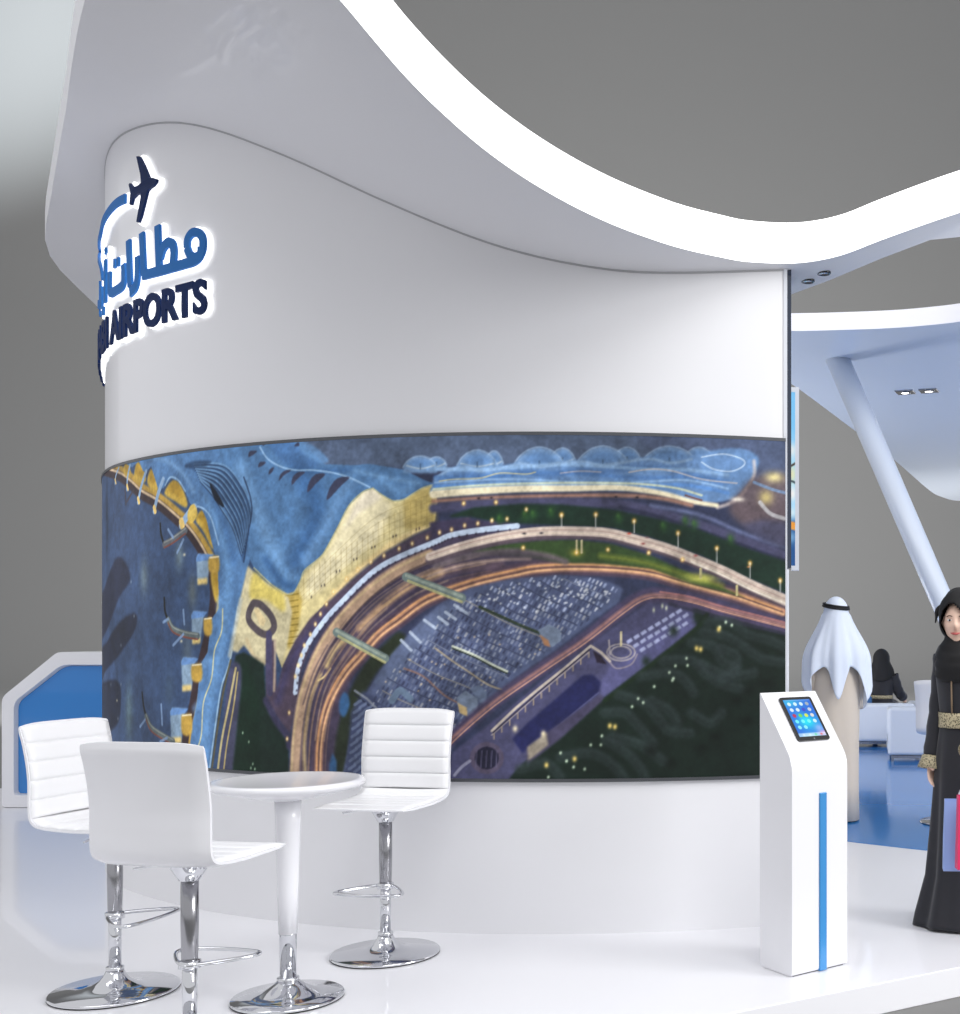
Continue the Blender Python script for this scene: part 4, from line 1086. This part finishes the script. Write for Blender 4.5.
# ------------------------------------------------------------------ reception counter, far left
cy = 9.667
x0c, x1c = -6.575, -5.07
zc1 = 1.30
co = thing('reception_counter', 'white octagonal counter with a blue front panel left of the wall', 'counter', (x0c,cy,0))
Wc = x1c-x0c
def octo(ins, ch=(.46,.375), z0=.0):
    a, b = ch; i = ins
    return [(i,z0+i),(Wc-i,z0+i),(Wc-i,zc1-b-i*.0+ -i*.41+.0),(Wc-a*1.0-i*.41,zc1-i),(a+i*.41,zc1-i),(i,zc1-b-i*.41)]
outp = rp(octo(0,z0=.001), [.03,.03,.05,.04,.04,.05]); inp = rp(octo(.105,z0=.0), [.03,.03,.06,.06,.06,.06]); inp2 = rp(octo(.118,z0=.0), [.03,.03,.06,.06,.06,.06])
n = len(outp); V = []
for pl_, y in ((outp,.7),(outp,.012),([(p[0]+(q[0]-p[0])*.06,p[1]+(q[1]-p[1])*.06) for p,q in zip(outp,inp)],0),(inp,0),(inp2,.05),(inp2,.12)): V += [(x,y,z) for x,z in pl_]
Fc = []
for k in range(5):
    for i in range(n): j = (i+1) % n; Fc.append((k*n+i,k*n+j,(k+1)*n+j,(k+1)*n+i))
Fc += [tuple(range(n)), tuple(range(5*n,6*n))]
o = mk('frame_body', V, Fc, M['plastic'], co, smooth=True); o.modifiers.new('es','EDGE_SPLIT').split_angle = .5
V = [(x,.04,z) for x,z in inp2]+[(x,.118,z) for x,z in inp2]
mk('blue_panel', V, [tuple(range(n)), tuple(range(n,2*n))[::-1]]+[(i,(i+1)%n,n+(i+1)%n,n+i) for i in range(n)], M['panelblue'], co)

# ------------------------------------------------------------------ lounge seating
def cushion_box(x0,x1,y0,y1,z0,z1): return box(x0,x1,y0,y1,z0,z1)
def make_seat(name, label, loc, rotz, w, d, hb, ha):
    r = thing(name, label, name.replace('_',' '), loc, rotz)     # faces +Y (away from the viewer)
    mk('seat_base', *box(-w/2,w/2,-d/2,d/2,.07,.30), M['sofa'], r, bevel=.03)
    mk('backrest', *box(-w/2,w/2,-d/2-.02,-d/2+.16,.07,hb), M['sofa'], r, bevel=.05, seg=4)
    for s in (-1,1): mk('armrest', *box(s*w/2-(.15 if s>0 else 0),s*w/2+(.15 if s<0 else 0),-d/2+.1,d/2,.12,ha), M['sofa'], r, bevel=.04, seg=4)
    mk('seat_cushion', *box(-w/2+.16,w/2-.16,-d/2+.17,d/2-.01,.30,.42), M['sofa'], r, bevel=.04, seg=4)
    mk('base_rail', *box(-w/2+.03,w/2-.03,-d/2+.0,-d/2+.03,.04,.07), M['satin'], r)
    for sx in (-1,1):
        for sy in (-1,1): mk('leg', *box(sx*(w/2-.05)-.015,sx*(w/2-.05)+.015,sy*(d/2-.04)-.015,sy*(d/2-.04)+.015,0,.075), M['satin'], r)
    return r
make_seat('sofa', 'low pale sofa the woman in black is sitting on', (.35,15.2,.004), 0, 2.5, .8, .56, .46)
make_seat('armchair', 'pale armchair on the blue floor, nearest the smiling woman', (1.66,13.5,.004), -.06, 1.05, .8, .62, .58)
make_seat('armchair', 'pale armchair farthest back, showing only its high corner', (2.15,16.2,.004), .1, .9, .7, .72, .5)
# ------------------------------------------------------------------ people
def skin_graph(verts, edges, rad, sub=1):
    me = bpy.data.meshes.new('g'); me.from_pydata(verts, edges, []); me.update()
    o = bpy.data.objects.new('g', me); C.objects.link(o)
    s = o.modifiers.new('skin','SKIN'); s.use_smooth_shade = True
    for i, v in enumerate(me.skin_vertices[0].data): v.radius = (rad[i], rad[i]); v.use_root = (i == 0)
    ss = o.modifiers.new('sub','SUBSURF'); ss.levels = sub; ss.render_levels = sub
    bpy.context.view_layer.update()
    ev = o.evaluated_get(bpy.context.evaluated_depsgraph_get()); m2 = ev.to_mesh()
    V = [tuple(v.co) for v in m2.vertices]; Fc = [tuple(p.vertices) for p in m2.polygons]
    ev.to_mesh_clear(); bpy.data.objects.remove(o); bpy.data.meshes.remove(me)
    return V, Fc
def gauss(dx, dz, sx, sz): return math.exp(-(dx/sx)**2-(dz/sz)**2)
def head_shape(cx, cy, cz, yaw=0., pitch=0.):
    """head facing -Y, centre at (cx,cy,cz); about 0.23 m tall"""
    V, Fc = [], []; NU, NV = 48, 36
    for j in range(NV+1):
        ph = PI*j/NV
        for i in range(NU):
            th = 2*PI*i/NU
            x, y, z = math.sin(ph)*math.cos(th), math.sin(ph)*math.sin(th), math.cos(ph)
            X, Y, Z = x*.074, y*.092, z*.116
            if z < 0:
                k = -z; X *= 1-.30*k*k; Y *= 1-.16*k
                if y < 0: Y -= .012*k*k
            if y < 0:
                fr = min(1, -y*1.6)
                Y -= fr*(.026*gauss(X, Z+.018, .011, .018)+.012*gauss(X, Z-.004, .008, .026))      # nose
                Y += fr*(.012*gauss(abs(X)-.031, Z-.012, .014, .012))                                 # sockets
                Y -= fr*(.006*gauss(X, Z+.056, .022, .010))                                           # mouth
                Y -= fr*(.009*gauss(X, Z+.094, .020, .014))                                           # chin
                Y -= fr*(.006*gauss(abs(X)-.040, Z+.022, .020, .020))                                 # cheeks
                Y -= fr*.004*gauss(X, Z-.036, .05, .010)                                              # brow
            if abs(x) > .8 and abs(z) < .35 and abs(y) < .35: X += math.copysign(.012, X)*(1-abs(z)/.35)   # ears
            V.append((X, Y, Z))
    for j in range(NV):
        for i in range(NU):
            k = (i+1) % NU; Fc.append((j*NU+i, (j+1)*NU+i, (j+1)*NU+k, j*NU+k))
    Mx = Matrix.Translation((cx,cy,cz)) @ Matrix.Rotation(yaw,4,'Z') @ Matrix.Rotation(pitch,4,'X')
    return [tuple(Mx @ Vector(v)) for v in V], Fc, Mx
def hand_nodes(verts, edges, rad, wrist, side, fwd=Vector((0,-.25,-1)), curl=.5):
    """adds palm, four fingers and a thumb after vertex index wrist; hand hangs down, palm towards the body"""
    w = Vector(verts[wrist]); d = fwd.normalized(); acr = Vector((0,-1,0)); acr = (acr-d*acr.dot(d)).normalized(); inn = Vector((-side,0,0))
    palm = len(verts); verts.append(tuple(w+d*.045)); rad.append(.026); edges.append((wrist, palm))
    for k, (off, ln) in enumerate([(.027,.072),(.009,.080),(-.009,.075),(-.026,.060)]):
        b = w+d*.085+acr*off; i0 = len(verts); verts.append(tuple(b)); rad.append(.0095); edges.append((palm, i0))
        c = b+(d*1.0+inn*curl*.5).normalized()*ln*.5; verts.append(tuple(c)); rad.append(.0085); edges.append((i0, i0+1))
        e = c+(d*1.0+inn*curl*1.6).normalized()*ln*.5; verts.append(tuple(e)); rad.append(.007); edges.append((i0+1, i0+2))
    t = w+d*.03+acr*.032; i0 = len(verts); verts.append(tuple(t)); rad.append(.011); edges.append((palm, i0))
    verts.append(tuple(t+(d*.8+acr*.5+inn*.4).normalized()*.032)); rad.append(.0095); edges.append((i0, i0+1))
    verts.append(tuple(t+(d*1.0+acr*.15+inn*.8).normalized()*.06)); rad.append(.008); edges.append((i0+1, i0+2))
def ringz(cx, cy, z, rx, ry, n=64, amp=0., k=9, ph=0., zf=None):
    out = []
    for i in range(n):
        a = 2*PI*i/n; f = 1+amp*(math.sin(k*a+ph)+.5*math.sin((k*2-3)*a+ph*2.3+1))
        out.append((cx+rx*f*math.cos(a), cy+ry*f*math.sin(a), z+(zf(a) if zf else 0)))
    return out
def body(parent, standing=True, R_arm=None, L_arm=None, sc_=1., head_z=1.545, head_yaw=0, shoulder=.165, hidden_neck=0):
    v = [(0,.01,.93),(0,.01,1.08),(0,.012,1.22),(0,.012,1.36),(0,.0,1.45),(0,-.005,1.52)]
    r = [.078,.068,.072,.045,.042,.045]; e = [(0,1),(1,2),(2,3),(3,4),(4,5)]
    for s, arm in ((-1,R_arm),(1,L_arm)):
        i = len(v); v.append((s*shoulder*.8,.012,1.335)); r.append(.036); e.append((3,i))
        el, wr = arm
        v.append(el); r.append(.032); e.append((i,i+1)); v.append(wr); r.append(.026); e.append((i+1,i+2))
        hand_nodes(v, e, r, i+2, s)
    for s in (-1,1):
        i = len(v)
        if standing: q = [((s*.065,.005,.84),.058),((s*.07,-.0,.49),.045),((s*.09,.02,.10),.036),((s*.09,-.10,.035),.034)]
        else: q = [((s*.10,-.05,.86),.09),((s*.12,-.45,.87),.06),((s*.12,-.48,.47),.04),((s*.12,-.58,.44),.034)]
        pr = 0
        for p, rr_ in q: v.append(p); r.append(rr_); e.append((pr,len(v)-1)); pr = len(v)-1
    V, Fc = skin_graph(v, e, r)
    hV, hF, Mx = head_shape(0,-.012,head_z,head_yaw)
    o = mk('body', *merge((V,Fc),(hV,hF)), M['skin'], parent, smooth=True)
    return o, Mx
def sleeve(p0, p1, p2, r0, r1, r2, n=24):
    P = spline([p0,p1,p2],8); rr_ = [r0+(r1-r0)*min(1,t*2)+(r2-r1)*max(0,t*2-1) for t in [i/(len(P)-1) for i in range(len(P))]]
    rr_ = [q*(1+.05*math.sin(i*1.9)) for i, q in enumerate(rr_)]
    return tube(P, rr_, n, cap=False)
def shell_faces(NU, NV, f, keep, cx=0, cy=0, cz=0):
    V = []; Fc = []
    for j in range(NV+1):
        for i in range(NU):
            V.append(f(2*PI*i/NU, PI*j/NV))
    for j in range(NV):
        for i in range(NU):
            k = (i+1) % NU
            if keep(2*PI*(i+.5)/NU, PI*(j+.5)/NV): Fc.append((j*NU+i,(j+1)*NU+i,(j+1)*NU+k,j*NU+k))
    return V, Fc
def solid(o, t):
    s = o.modifiers.new('solid','SOLIDIFY'); s.thickness = t; s.offset = -1; return o

# smiling woman in a black abaya
wpos = floor_at(960,925)
wm = thing('person', 'smiling woman in black headscarf and long black robe with gold belt, standing', 'person', wpos, math.radians(-33))
bo, Mx = body(wm, True, ((-.126,.03,1.08),(-.140,-.022,.835)), ((.19,.0,1.09),(.19,-.25,.92)), head_z=1.506, shoulder=.125, head_yaw=math.radians(14))
def face_part(name, pts_fn, m_): 
    V, Fc = pts_fn; return mk(name, [tuple(Mx @ Vector(v)) for v in V], Fc, m_, wm, smooth=True)
def ell(cx, cy, cz, rx, ry, rz, n=16, m__=10):
    V = []; Fc = []
    for j in range(m__+1):
        for i in range(n): a = 2*PI*i/n; b = PI*j/m__; V.append((cx+rx*math.sin(b)*math.cos(a), cy+ry*math.sin(b)*math.sin(a), cz+rz*math.cos(b)))
    for j in range(m__):
        for i in range(n): k = (i+1) % n; Fc.append((j*n+i,(j+1)*n+i,(j+1)*n+k,j*n+k))
    return V, Fc
for s in (-1,1):
    ey = face_part('eye', ell(s*.031,-.0775,.012,.0125,.008,.0055), M['eyew'])
    ir = mk('iris', [tuple(Mx @ Vector(v)) for v in ell(s*.030,-.0835,.012,.0052,.0035,.0052)[0]], ell(0,0,0,1,1,1)[1], M['iris'], ey, smooth=True)
    face_part('eyebrow', tube(spline([(s*.016,-.0885,.030),(s*.032,-.086,.0345),(s*.047,-.074,.029)],5), .0022, 8), M['brow'])
face_part('lips', merge(tube(spline([(-.027,-.088,-.050),(-.012,-.0985,-.0555),(0,-.1015,-.0565),(.012,-.0985,-.0555),(.027,-.088,-.050)],5), [.001+.0042*math.sin(PI*i/20) for i in range(21)], 8), tube(spline([(-.024,-.089,-.0505),(-.008,-.0995,-.0515),(0,-.1005,-.0525),(.008,-.0995,-.0515),(.024,-.089,-.0505)],5), [.001+.003*math.sin(PI*i/20) for i in range(21)], 8)), M['lips'])
# robe
prof = [(.008,.245,.215,.03),(.06,.232,.198,.04),(.25,.178,.150,.04),(.45,.158,.134,.034),(.65,.142,.124,.024),(.80,.132,.116,.014),(.92,.118,.104,.008),(1.02,.104,.090,.005),(1.12,.118,.098,.003),(1.22,.132,.104,.0),(1.30,.145,.092,.0),(1.355,.142,.076,.0),(1.39,.125,.066,.0),(1.425,.068,.058,.0)]
rings = []
for i, (z, rx, ry, am) in enumerate(prof):
    fx = -.01*(1-z/1.4)
    rings.append(ringz(fx, .005, z, rx*.94, ry*.94, 96, am*1.6, 7, .6+z*.7, (lambda a: -.0+.006*math.sin(3*a)) if i == 0 else None))
R2 = []
for k in range(len(rings)-1):
    for t in (0,.5): R2.append([tuple(Vector(a)*(1-t)+Vector(b)*t) for a, b in zip(rings[k], rings[k+1])])
R2.append(rings[-1])
robe = solid(mk('robe', *loft(R2, True), M['abaya'], wm, smooth=True), .004)
for s, e_, w_ in ((-1,(-.128,.03,1.08),(-.142,-.025,.83)),(1,(.19,.0,1.09),(.19,-.24,.925))):
    sl = solid(mk('sleeve', *sleeve((s*.095,.01,1.345), e_, w_, .052,.052,.046), M['abaya'], wm, smooth=True), .003)
    d = (Vector(w_)-Vector(e_)).normalized(); a = Vector(w_)-d*.008
    cu = mk('cuff', *tube([a, a+d*.03, a+d*.065], [.050,.056,.066], 28, cap=False), M['brocade'], sl, smooth=True); solid(cu, .003); cu['label'] = 'gold patterned cuff'
bl = mk('belt', *loft([ringz(0,.005,z,rx,ry,64) for z,rx,ry in [(.985,.108,.094),(1.0,.107,.093),(1.03,.106,.092),(1.06,.110,.094)]], True), M['brocade'], wm, smooth=True); solid(bl,.004); bl['label'] = 'gold brocade belt'
mk('front_trim', *tube([(0,-.0935,1.06),(0,-.098,1.12),(0,-.101,1.2),(0,-.092,1.27),(0,-.08,1.31)], .0045, 8), M['goldtrim'], wm, smooth=True)
# headscarf: hood with a face opening, and a draped cowl
hz = 1.535
def hood(th, ph):
    x, y, z = math.sin(ph)*math.cos(th), math.sin(ph)*math.sin(th), math.cos(ph)
    r_ = 1+.02*math.sin(5*th+7*ph)
    return (x*.096*r_, -.004+y*.112*r_+(.012 if y > 0 else 0), hz+z*(.140 if z > 0 else .130)*r_)
def opening(th, ph):
    x, z = math.sin(ph)*math.cos(th)*.096, math.cos(ph)*.130
    return not (math.sin(th) < 0 and (x/.063)**2+((z+.030)/.088)**2 < 1)
sf = mk('headscarf', *shell_faces(56,40,hood,opening), M['scarf'], wm, smooth=True); solid(sf,.006)
rg = []
for i in range(15):
    t = i/14; z = 1.455-.165*t; rr_ = .066+.058*math.sin(t*PI*.62); wv = .0035*math.sin(i*2.1)
    rg.append(ringz(0,-.012*math.sin(PI*t),z,rr_+wv,rr_*.86+wv,48,.02,3,i*.7, lambda a, t=t: -.05*t*(1-math.sin(a))*.8))
cw_ = solid(mk('scarf_drape', *loft(rg, True), M['scarf'], wm, smooth=True), .006)
mk('veil_tail', *merge(tube(spline([(-.095,-.0,1.60),(-.112,-.02,1.575),(-.118,-.02,1.545),(-.128,-.015,1.505)],5), [.004,.006,.008,.009,.01,.011,.012,.013,.013,.012,.010,.008,.006,.005,.004,.002], 8)), M['scarf'], sf, smooth=True)
for s in (-1,1): mk('shoe', *merge(ell(s*.07,-.05,.03,.038,.11,.028)), M['black'], wm, smooth=True)

# shopping bags hanging from her hand
def shop_bag(name, label, m_, cx, cy, ztop, w, d_, h_, rotz, grip):
    r = thing(name, label, 'shopping bag', (cx,cy,ztop-h_), rotz)
    V = [(-w/2,-d_/2,0),(w/2,-d_/2,0),(w/2,d_/2,0),(-w/2,d_/2,0),(-w/2*.93,-d_/2*.7,h_),(w/2*.93,-d_/2*.7,h_),(w/2*.93,d_/2*.7,h_),(-w/2*.93,d_/2*.7,h_),(-w/2,0,h_*.45),(w/2,0,h_*.45)]
    Fc = [(0,3,2,1),(0,1,5,4),(2,3,7,6),(0,4,8),(4,7,8),(7,3,8),(3,0,8),(1,9,5),(5,9,6),(6,9,2),(2,9,1)]
    o = solid(mk('paper_body', V, Fc, m_, r), .0025)
    inv = Matrix.Rotation(-rotz,4,'Z') @ Matrix.Translation((-cx,-cy,-(ztop-h_)))
    gp = inv @ Vector(grip)
    for s in (-1,1):
        P = spline([(-w*.22,s*d_*.33,h_-.02),(-w*.16,s*d_*.2,h_+.04),tuple(gp),(w*.16,s*d_*.2,h_+.04),(w*.22,s*d_*.33,h_-.02)],6)
        mk('handle', *tube(P, .0025, 8), M['cord'], r, smooth=True)
    return r
Wm = Matrix.Translation(wpos) @ Matrix.Rotation(math.radians(-33),4,'Z')
gp = Wm @ Vector((.19,-.30,.80))
shop_bag('shopping_bag', 'periwinkle blue paper shopping bag held low by the smiling woman', M['bagblue'], .835, 5.42, .677, .24, .07, .33, math.radians(-4), (gp.x,gp.y-.03,gp.z))
shop_bag('shopping_bag', 'raspberry pink paper shopping bag held beside the blue bag', M['bagpink'], .858, 5.30, .714, .20, .06, .335, math.radians(4), (gp.x,gp.y-.045,gp.z))

# man seen from behind
mpos = floor_at(836,821); mpos.z = .004
mn = thing('person', 'man seen from behind in beige robe and white headdress with black cord', 'person', mpos, PI+math.radians(6))
bo, _ = body(mn, True, ((-.19,.0,1.10),(-.18,-.10,.88)), ((.19,.0,1.10),(.18,-.10,.88)), head_z=1.60, shoulder=.19)
prof = [(.012,.185,.15,.03),(.3,.18,.145,.03),(.6,.18,.145,.022),(.85,.185,.145,.012),(1.05,.185,.14,.005),(1.25,.19,.13,0),(1.36,.175,.10,0),(1.42,.13,.085,0),(1.46,.07,.07,0)]
rings = [ringz(0,.0,z,rx,ry,72,am,6,z) for z,rx,ry,am in prof]
solid(mk('robe', *loft(rings, True), M['kandura'], mn, smooth=True), .004)
for s in (-1,1):
    solid(mk('sleeve', *sleeve((s*.12,.01,1.33),(s*.195,.0,1.10),(s*.185,-.10,.88),.060,.060,.056), M['kandura'], mn, smooth=True), .003)
# headdress: cloth falling from the crown; back of the man is +Y locally
N1, N2 = 120, 34
def hem(a):      # a: angle, pi/2 = back
    b = math.sin(a); c_ = math.cos(a)
    ln = .33+.04*max(0,b)
    ln += .26*math.exp(-((a-PI/2+.05)/.24)**2)       # middle point hanging low
    ln += .36*math.exp(-((a-PI+.45)/.38)**2)+.24*math.exp(-((a-.35)/.42)**2)   # long tails on the sides
    return ln
rings = []
for j in range(N2+1):
    t = j/N2; ring = []
    for i in range(N1):
        a = 2*PI*i/N1
        if t < .28:
            q = t/.28*PI/2; rr_ = math.sin(q); z = 1.60+.137*math.cos(q); x = .100*rr_*math.cos(a); y = .116*rr_*math.sin(a)
        else:
            u = (t-.28)/.72; z = 1.60-hem(a)*u*1.0-.02*u
            dr = hem(a)*u; kk = sstep((dr+.07)/.42); wx = .100+.155*kk; wy = .116+.085*kk
            fold = 1+.10*u*math.sin(9*a+1.3*math.sin(2*a))+.035*u*math.sin(17*a+2)
            front = 1 if math.sin(a) > -.3 else .93
            x = wx*math.cos(a)*fold*front; y = wy*math.sin(a)*fold*front
        ring.append((x,y,z))
    rings.append(ring)
gh = solid(mk('headdress', *loft(rings, True), M['ghutra'], mn, smooth=True), .003); gh['label'] = 'white cloth headdress'
ag = []
for k, (z, rr_) in enumerate([(1.668,.0),(1.652,.004)]):
    P = [((.096+rr_)*math.cos(a), (.111+rr_)*math.sin(a), z-.012*math.sin(a)+.012*math.cos(a)) for a in [2*PI*i/40 for i in range(40)]]
    ag.append(tube(P, .0095, 10, True))
o = mk('head_cord', *merge(*ag), M['agal'], mn, smooth=True); o['label'] = 'black double cord'
for s in (-1,1): mk('shoe', *ell(s*.09,-.05,.03,.045,.13,.03), M['black'], mn, smooth=True)

# seated woman in the background
sx_, sy_ = 1.20, 15.22
sw_ = thing('person', 'woman in black veil and robe sitting on the sofa, seen from behind', 'person', (sx_,sy_,-.43+.004), PI-.15)
bo, _ = body(sw_, False, ((-.22,-.03,1.12),(-.30,-.18,1.03)), ((.22,-.03,1.12),(.12,-.22,1.0)), head_z=1.545)
rings = [ringz(0,cy_,z,rx,ry,64,am,7,z) for z,cy_,rx,ry,am in [(.86,-.02,.20,.17,.02),(.95,0,.17,.14,.01),(1.05,0,.14,.115,0),(1.2,0,.175,.125,0),(1.3,.0,.19,.115,0),(1.37,.0,.165,.09,0),(1.43,0,.07,.07,0)]]
solid(mk('robe', *loft(rings, True, True, False), M['abaya'], sw_, smooth=True), .004)
for s in (-1,1):
    solid(mk('robe_leg', *sleeve((s*.1,-.02,.88),(s*.12,-.42,.88),(s*.12,-.49,.50),.12,.10,.09), M['abaya'], sw_, smooth=True), .003)
solid(mk('sleeve', *sleeve((-.15,.01,1.34),(-.225,-.03,1.12),(-.28,-.15,1.04),.075,.068,.06), M['abaya'], sw_, smooth=True), .003)
solid(mk('sleeve', *sleeve((.15,.01,1.34),(.225,-.03,1.12),(.15,-.18,1.01),.075,.068,.06), M['abaya'], sw_, smooth=True), .003)
o = mk('belt', *loft([ringz(0,0,z,rx,ry,64) for z,rx,ry in [(1.03,.149,.124),(1.05,.15,.125),(1.075,.15,.125)]], True), M['brocade'], sw_, smooth=True); solid(o,.004); o['label'] = 'patterned belt'
rings = []
for j in range(24):
    t = j/23; ring = []
    for i in range(64):
        a = 2*PI*i/64
        if t < .3: q = t/.3*PI/2; x = .112*math.sin(q)*math.cos(a); y = .125*math.sin(q)*math.sin(a); z = 1.55+.135*math.cos(q)
        else:
            u = (t-.3)/.7; wx = .112+.06*sstep(u*1.2)-.015*math.sin(u*PI)*.6; wy = .125+.03*u
            x = wx*math.cos(a)*(1+.03*math.sin(7*a)*u); y = wy*math.sin(a)*(1+.03*math.sin(7*a)*u); z = 1.55-u*(.19+.10*max(0,math.sin(a)))
        ring.append((x,y,z))
    rings.append(ring)
solid(mk('veil', *loft(rings, True), M['scarf'], sw_, smooth=True), .004)
hb_ = thing('handbag', 'small teal blue handbag on the sofa beside the seated woman', 'handbag', (.93,15.02,.43), .1)
mk('bag_body', *box(-.13,.13,-.05,.05,0,.22), M['handbag'], hb_, bevel=.03)
mk('bag_handle', *tube(spline([(-.07,0,.2),(-.06,0,.29),(.06,0,.29),(.07,0,.2)],6), .008, 8), M['handbag'], hb_, smooth=True)
WORLD = .80
LIGHTS = [
 ('unseen_hall_light', (-8.5,22,2), (-26,48,10), 4, 3, 3500),  # added area light, hidden behind the curved wall, lifts the left backdrop
 ('key_lamp', (9,2,5), (-1,5.3,.8), 4, 4, 680),
 ('unseen_canopy_fill', (5.5,20,.5), (4,16,4), 4, 4, 220),  # added fill out of frame, brightens the background canopy from below
 ('unseen_canopy_fill', (-2.2,13.5,.5), (-.5,14,4), 2, 2, 120),  # second added fill for that canopy, out of sight behind the wall
 ('unseen_hall_light', (2,0,9), (0,6,0), 6, 6, 330),
 ('unseen_hall_light', (-5,3,9), (-2,6,0), 4, 4, 120),
 ('unseen_hall_light', (-6,21,2), (2,50,7), 5, 3, 5000),  # added behind the curved wall, unseen, to lighten the hall backdrop
 ('lounge_lamp', (4,14,7), (3,14,0), 6, 6, 260, (.93,.97,1)),
]
SPOTS = [('wall_washer', (-22,26,22), (-35,48,29.5), 80000, 48, 1.)]
# ------------------------------------------------------------------ light, camera
wd = bpy.data.worlds.new('hall_air'); sc.world = wd; wd.use_nodes = True
wd.node_tree.nodes['Background'].inputs[0].default_value = (.97,.975,1.0,1)
wd.node_tree.nodes['Background'].inputs[1].default_value = WORLD
def area(name, loc, target, size, sy, power, col=(1,1,1)):
    l = bpy.data.lights.new(name, 'AREA'); l.shape = 'RECTANGLE'; l.size = size; l.size_y = sy; l.energy = power; l.color = col
    o = bpy.data.objects.new(name, l); C.objects.link(o); o.location = loc
    o.rotation_euler = (Vector(target)-Vector(loc)).to_track_quat('-Z','Y').to_euler(); return o
for a in LIGHTS: area(*a)
for nm, loc, tgt, pw, ang_, bl_ in SPOTS:
    l = bpy.data.lights.new(nm, 'SPOT'); l.energy = pw; l.spot_size = math.radians(ang_); l.spot_blend = bl_; l.shadow_soft_size = .4; l.color = (.86,.94,1)
    o = bpy.data.objects.new(nm, l); C.objects.link(o); o.location = loc; o.rotation_euler = (Vector(tgt)-Vector(loc)).to_track_quat('-Z','Y').to_euler()
cam = bpy.data.cameras.new('camera'); co_ = bpy.data.objects.new('camera', cam); C.objects.link(co_)
co_.location = (0,0,H); co_.rotation_euler = (PI/2,0,0)
cam.sensor_fit = 'HORIZONTAL'; cam.sensor_width = 36; cam.lens = F/960*36
cam.shift_x = (480-PX)/960; cam.shift_y = (PY-507)/960; cam.clip_end = 300
sc.camera = co_
sc.view_settings.view_transform = 'Standard'; sc.view_settings.look = 'None'; sc.view_settings.gamma = 1; sc.view_settings.exposure = 0
sc.view_settings.use_curve_mapping = False
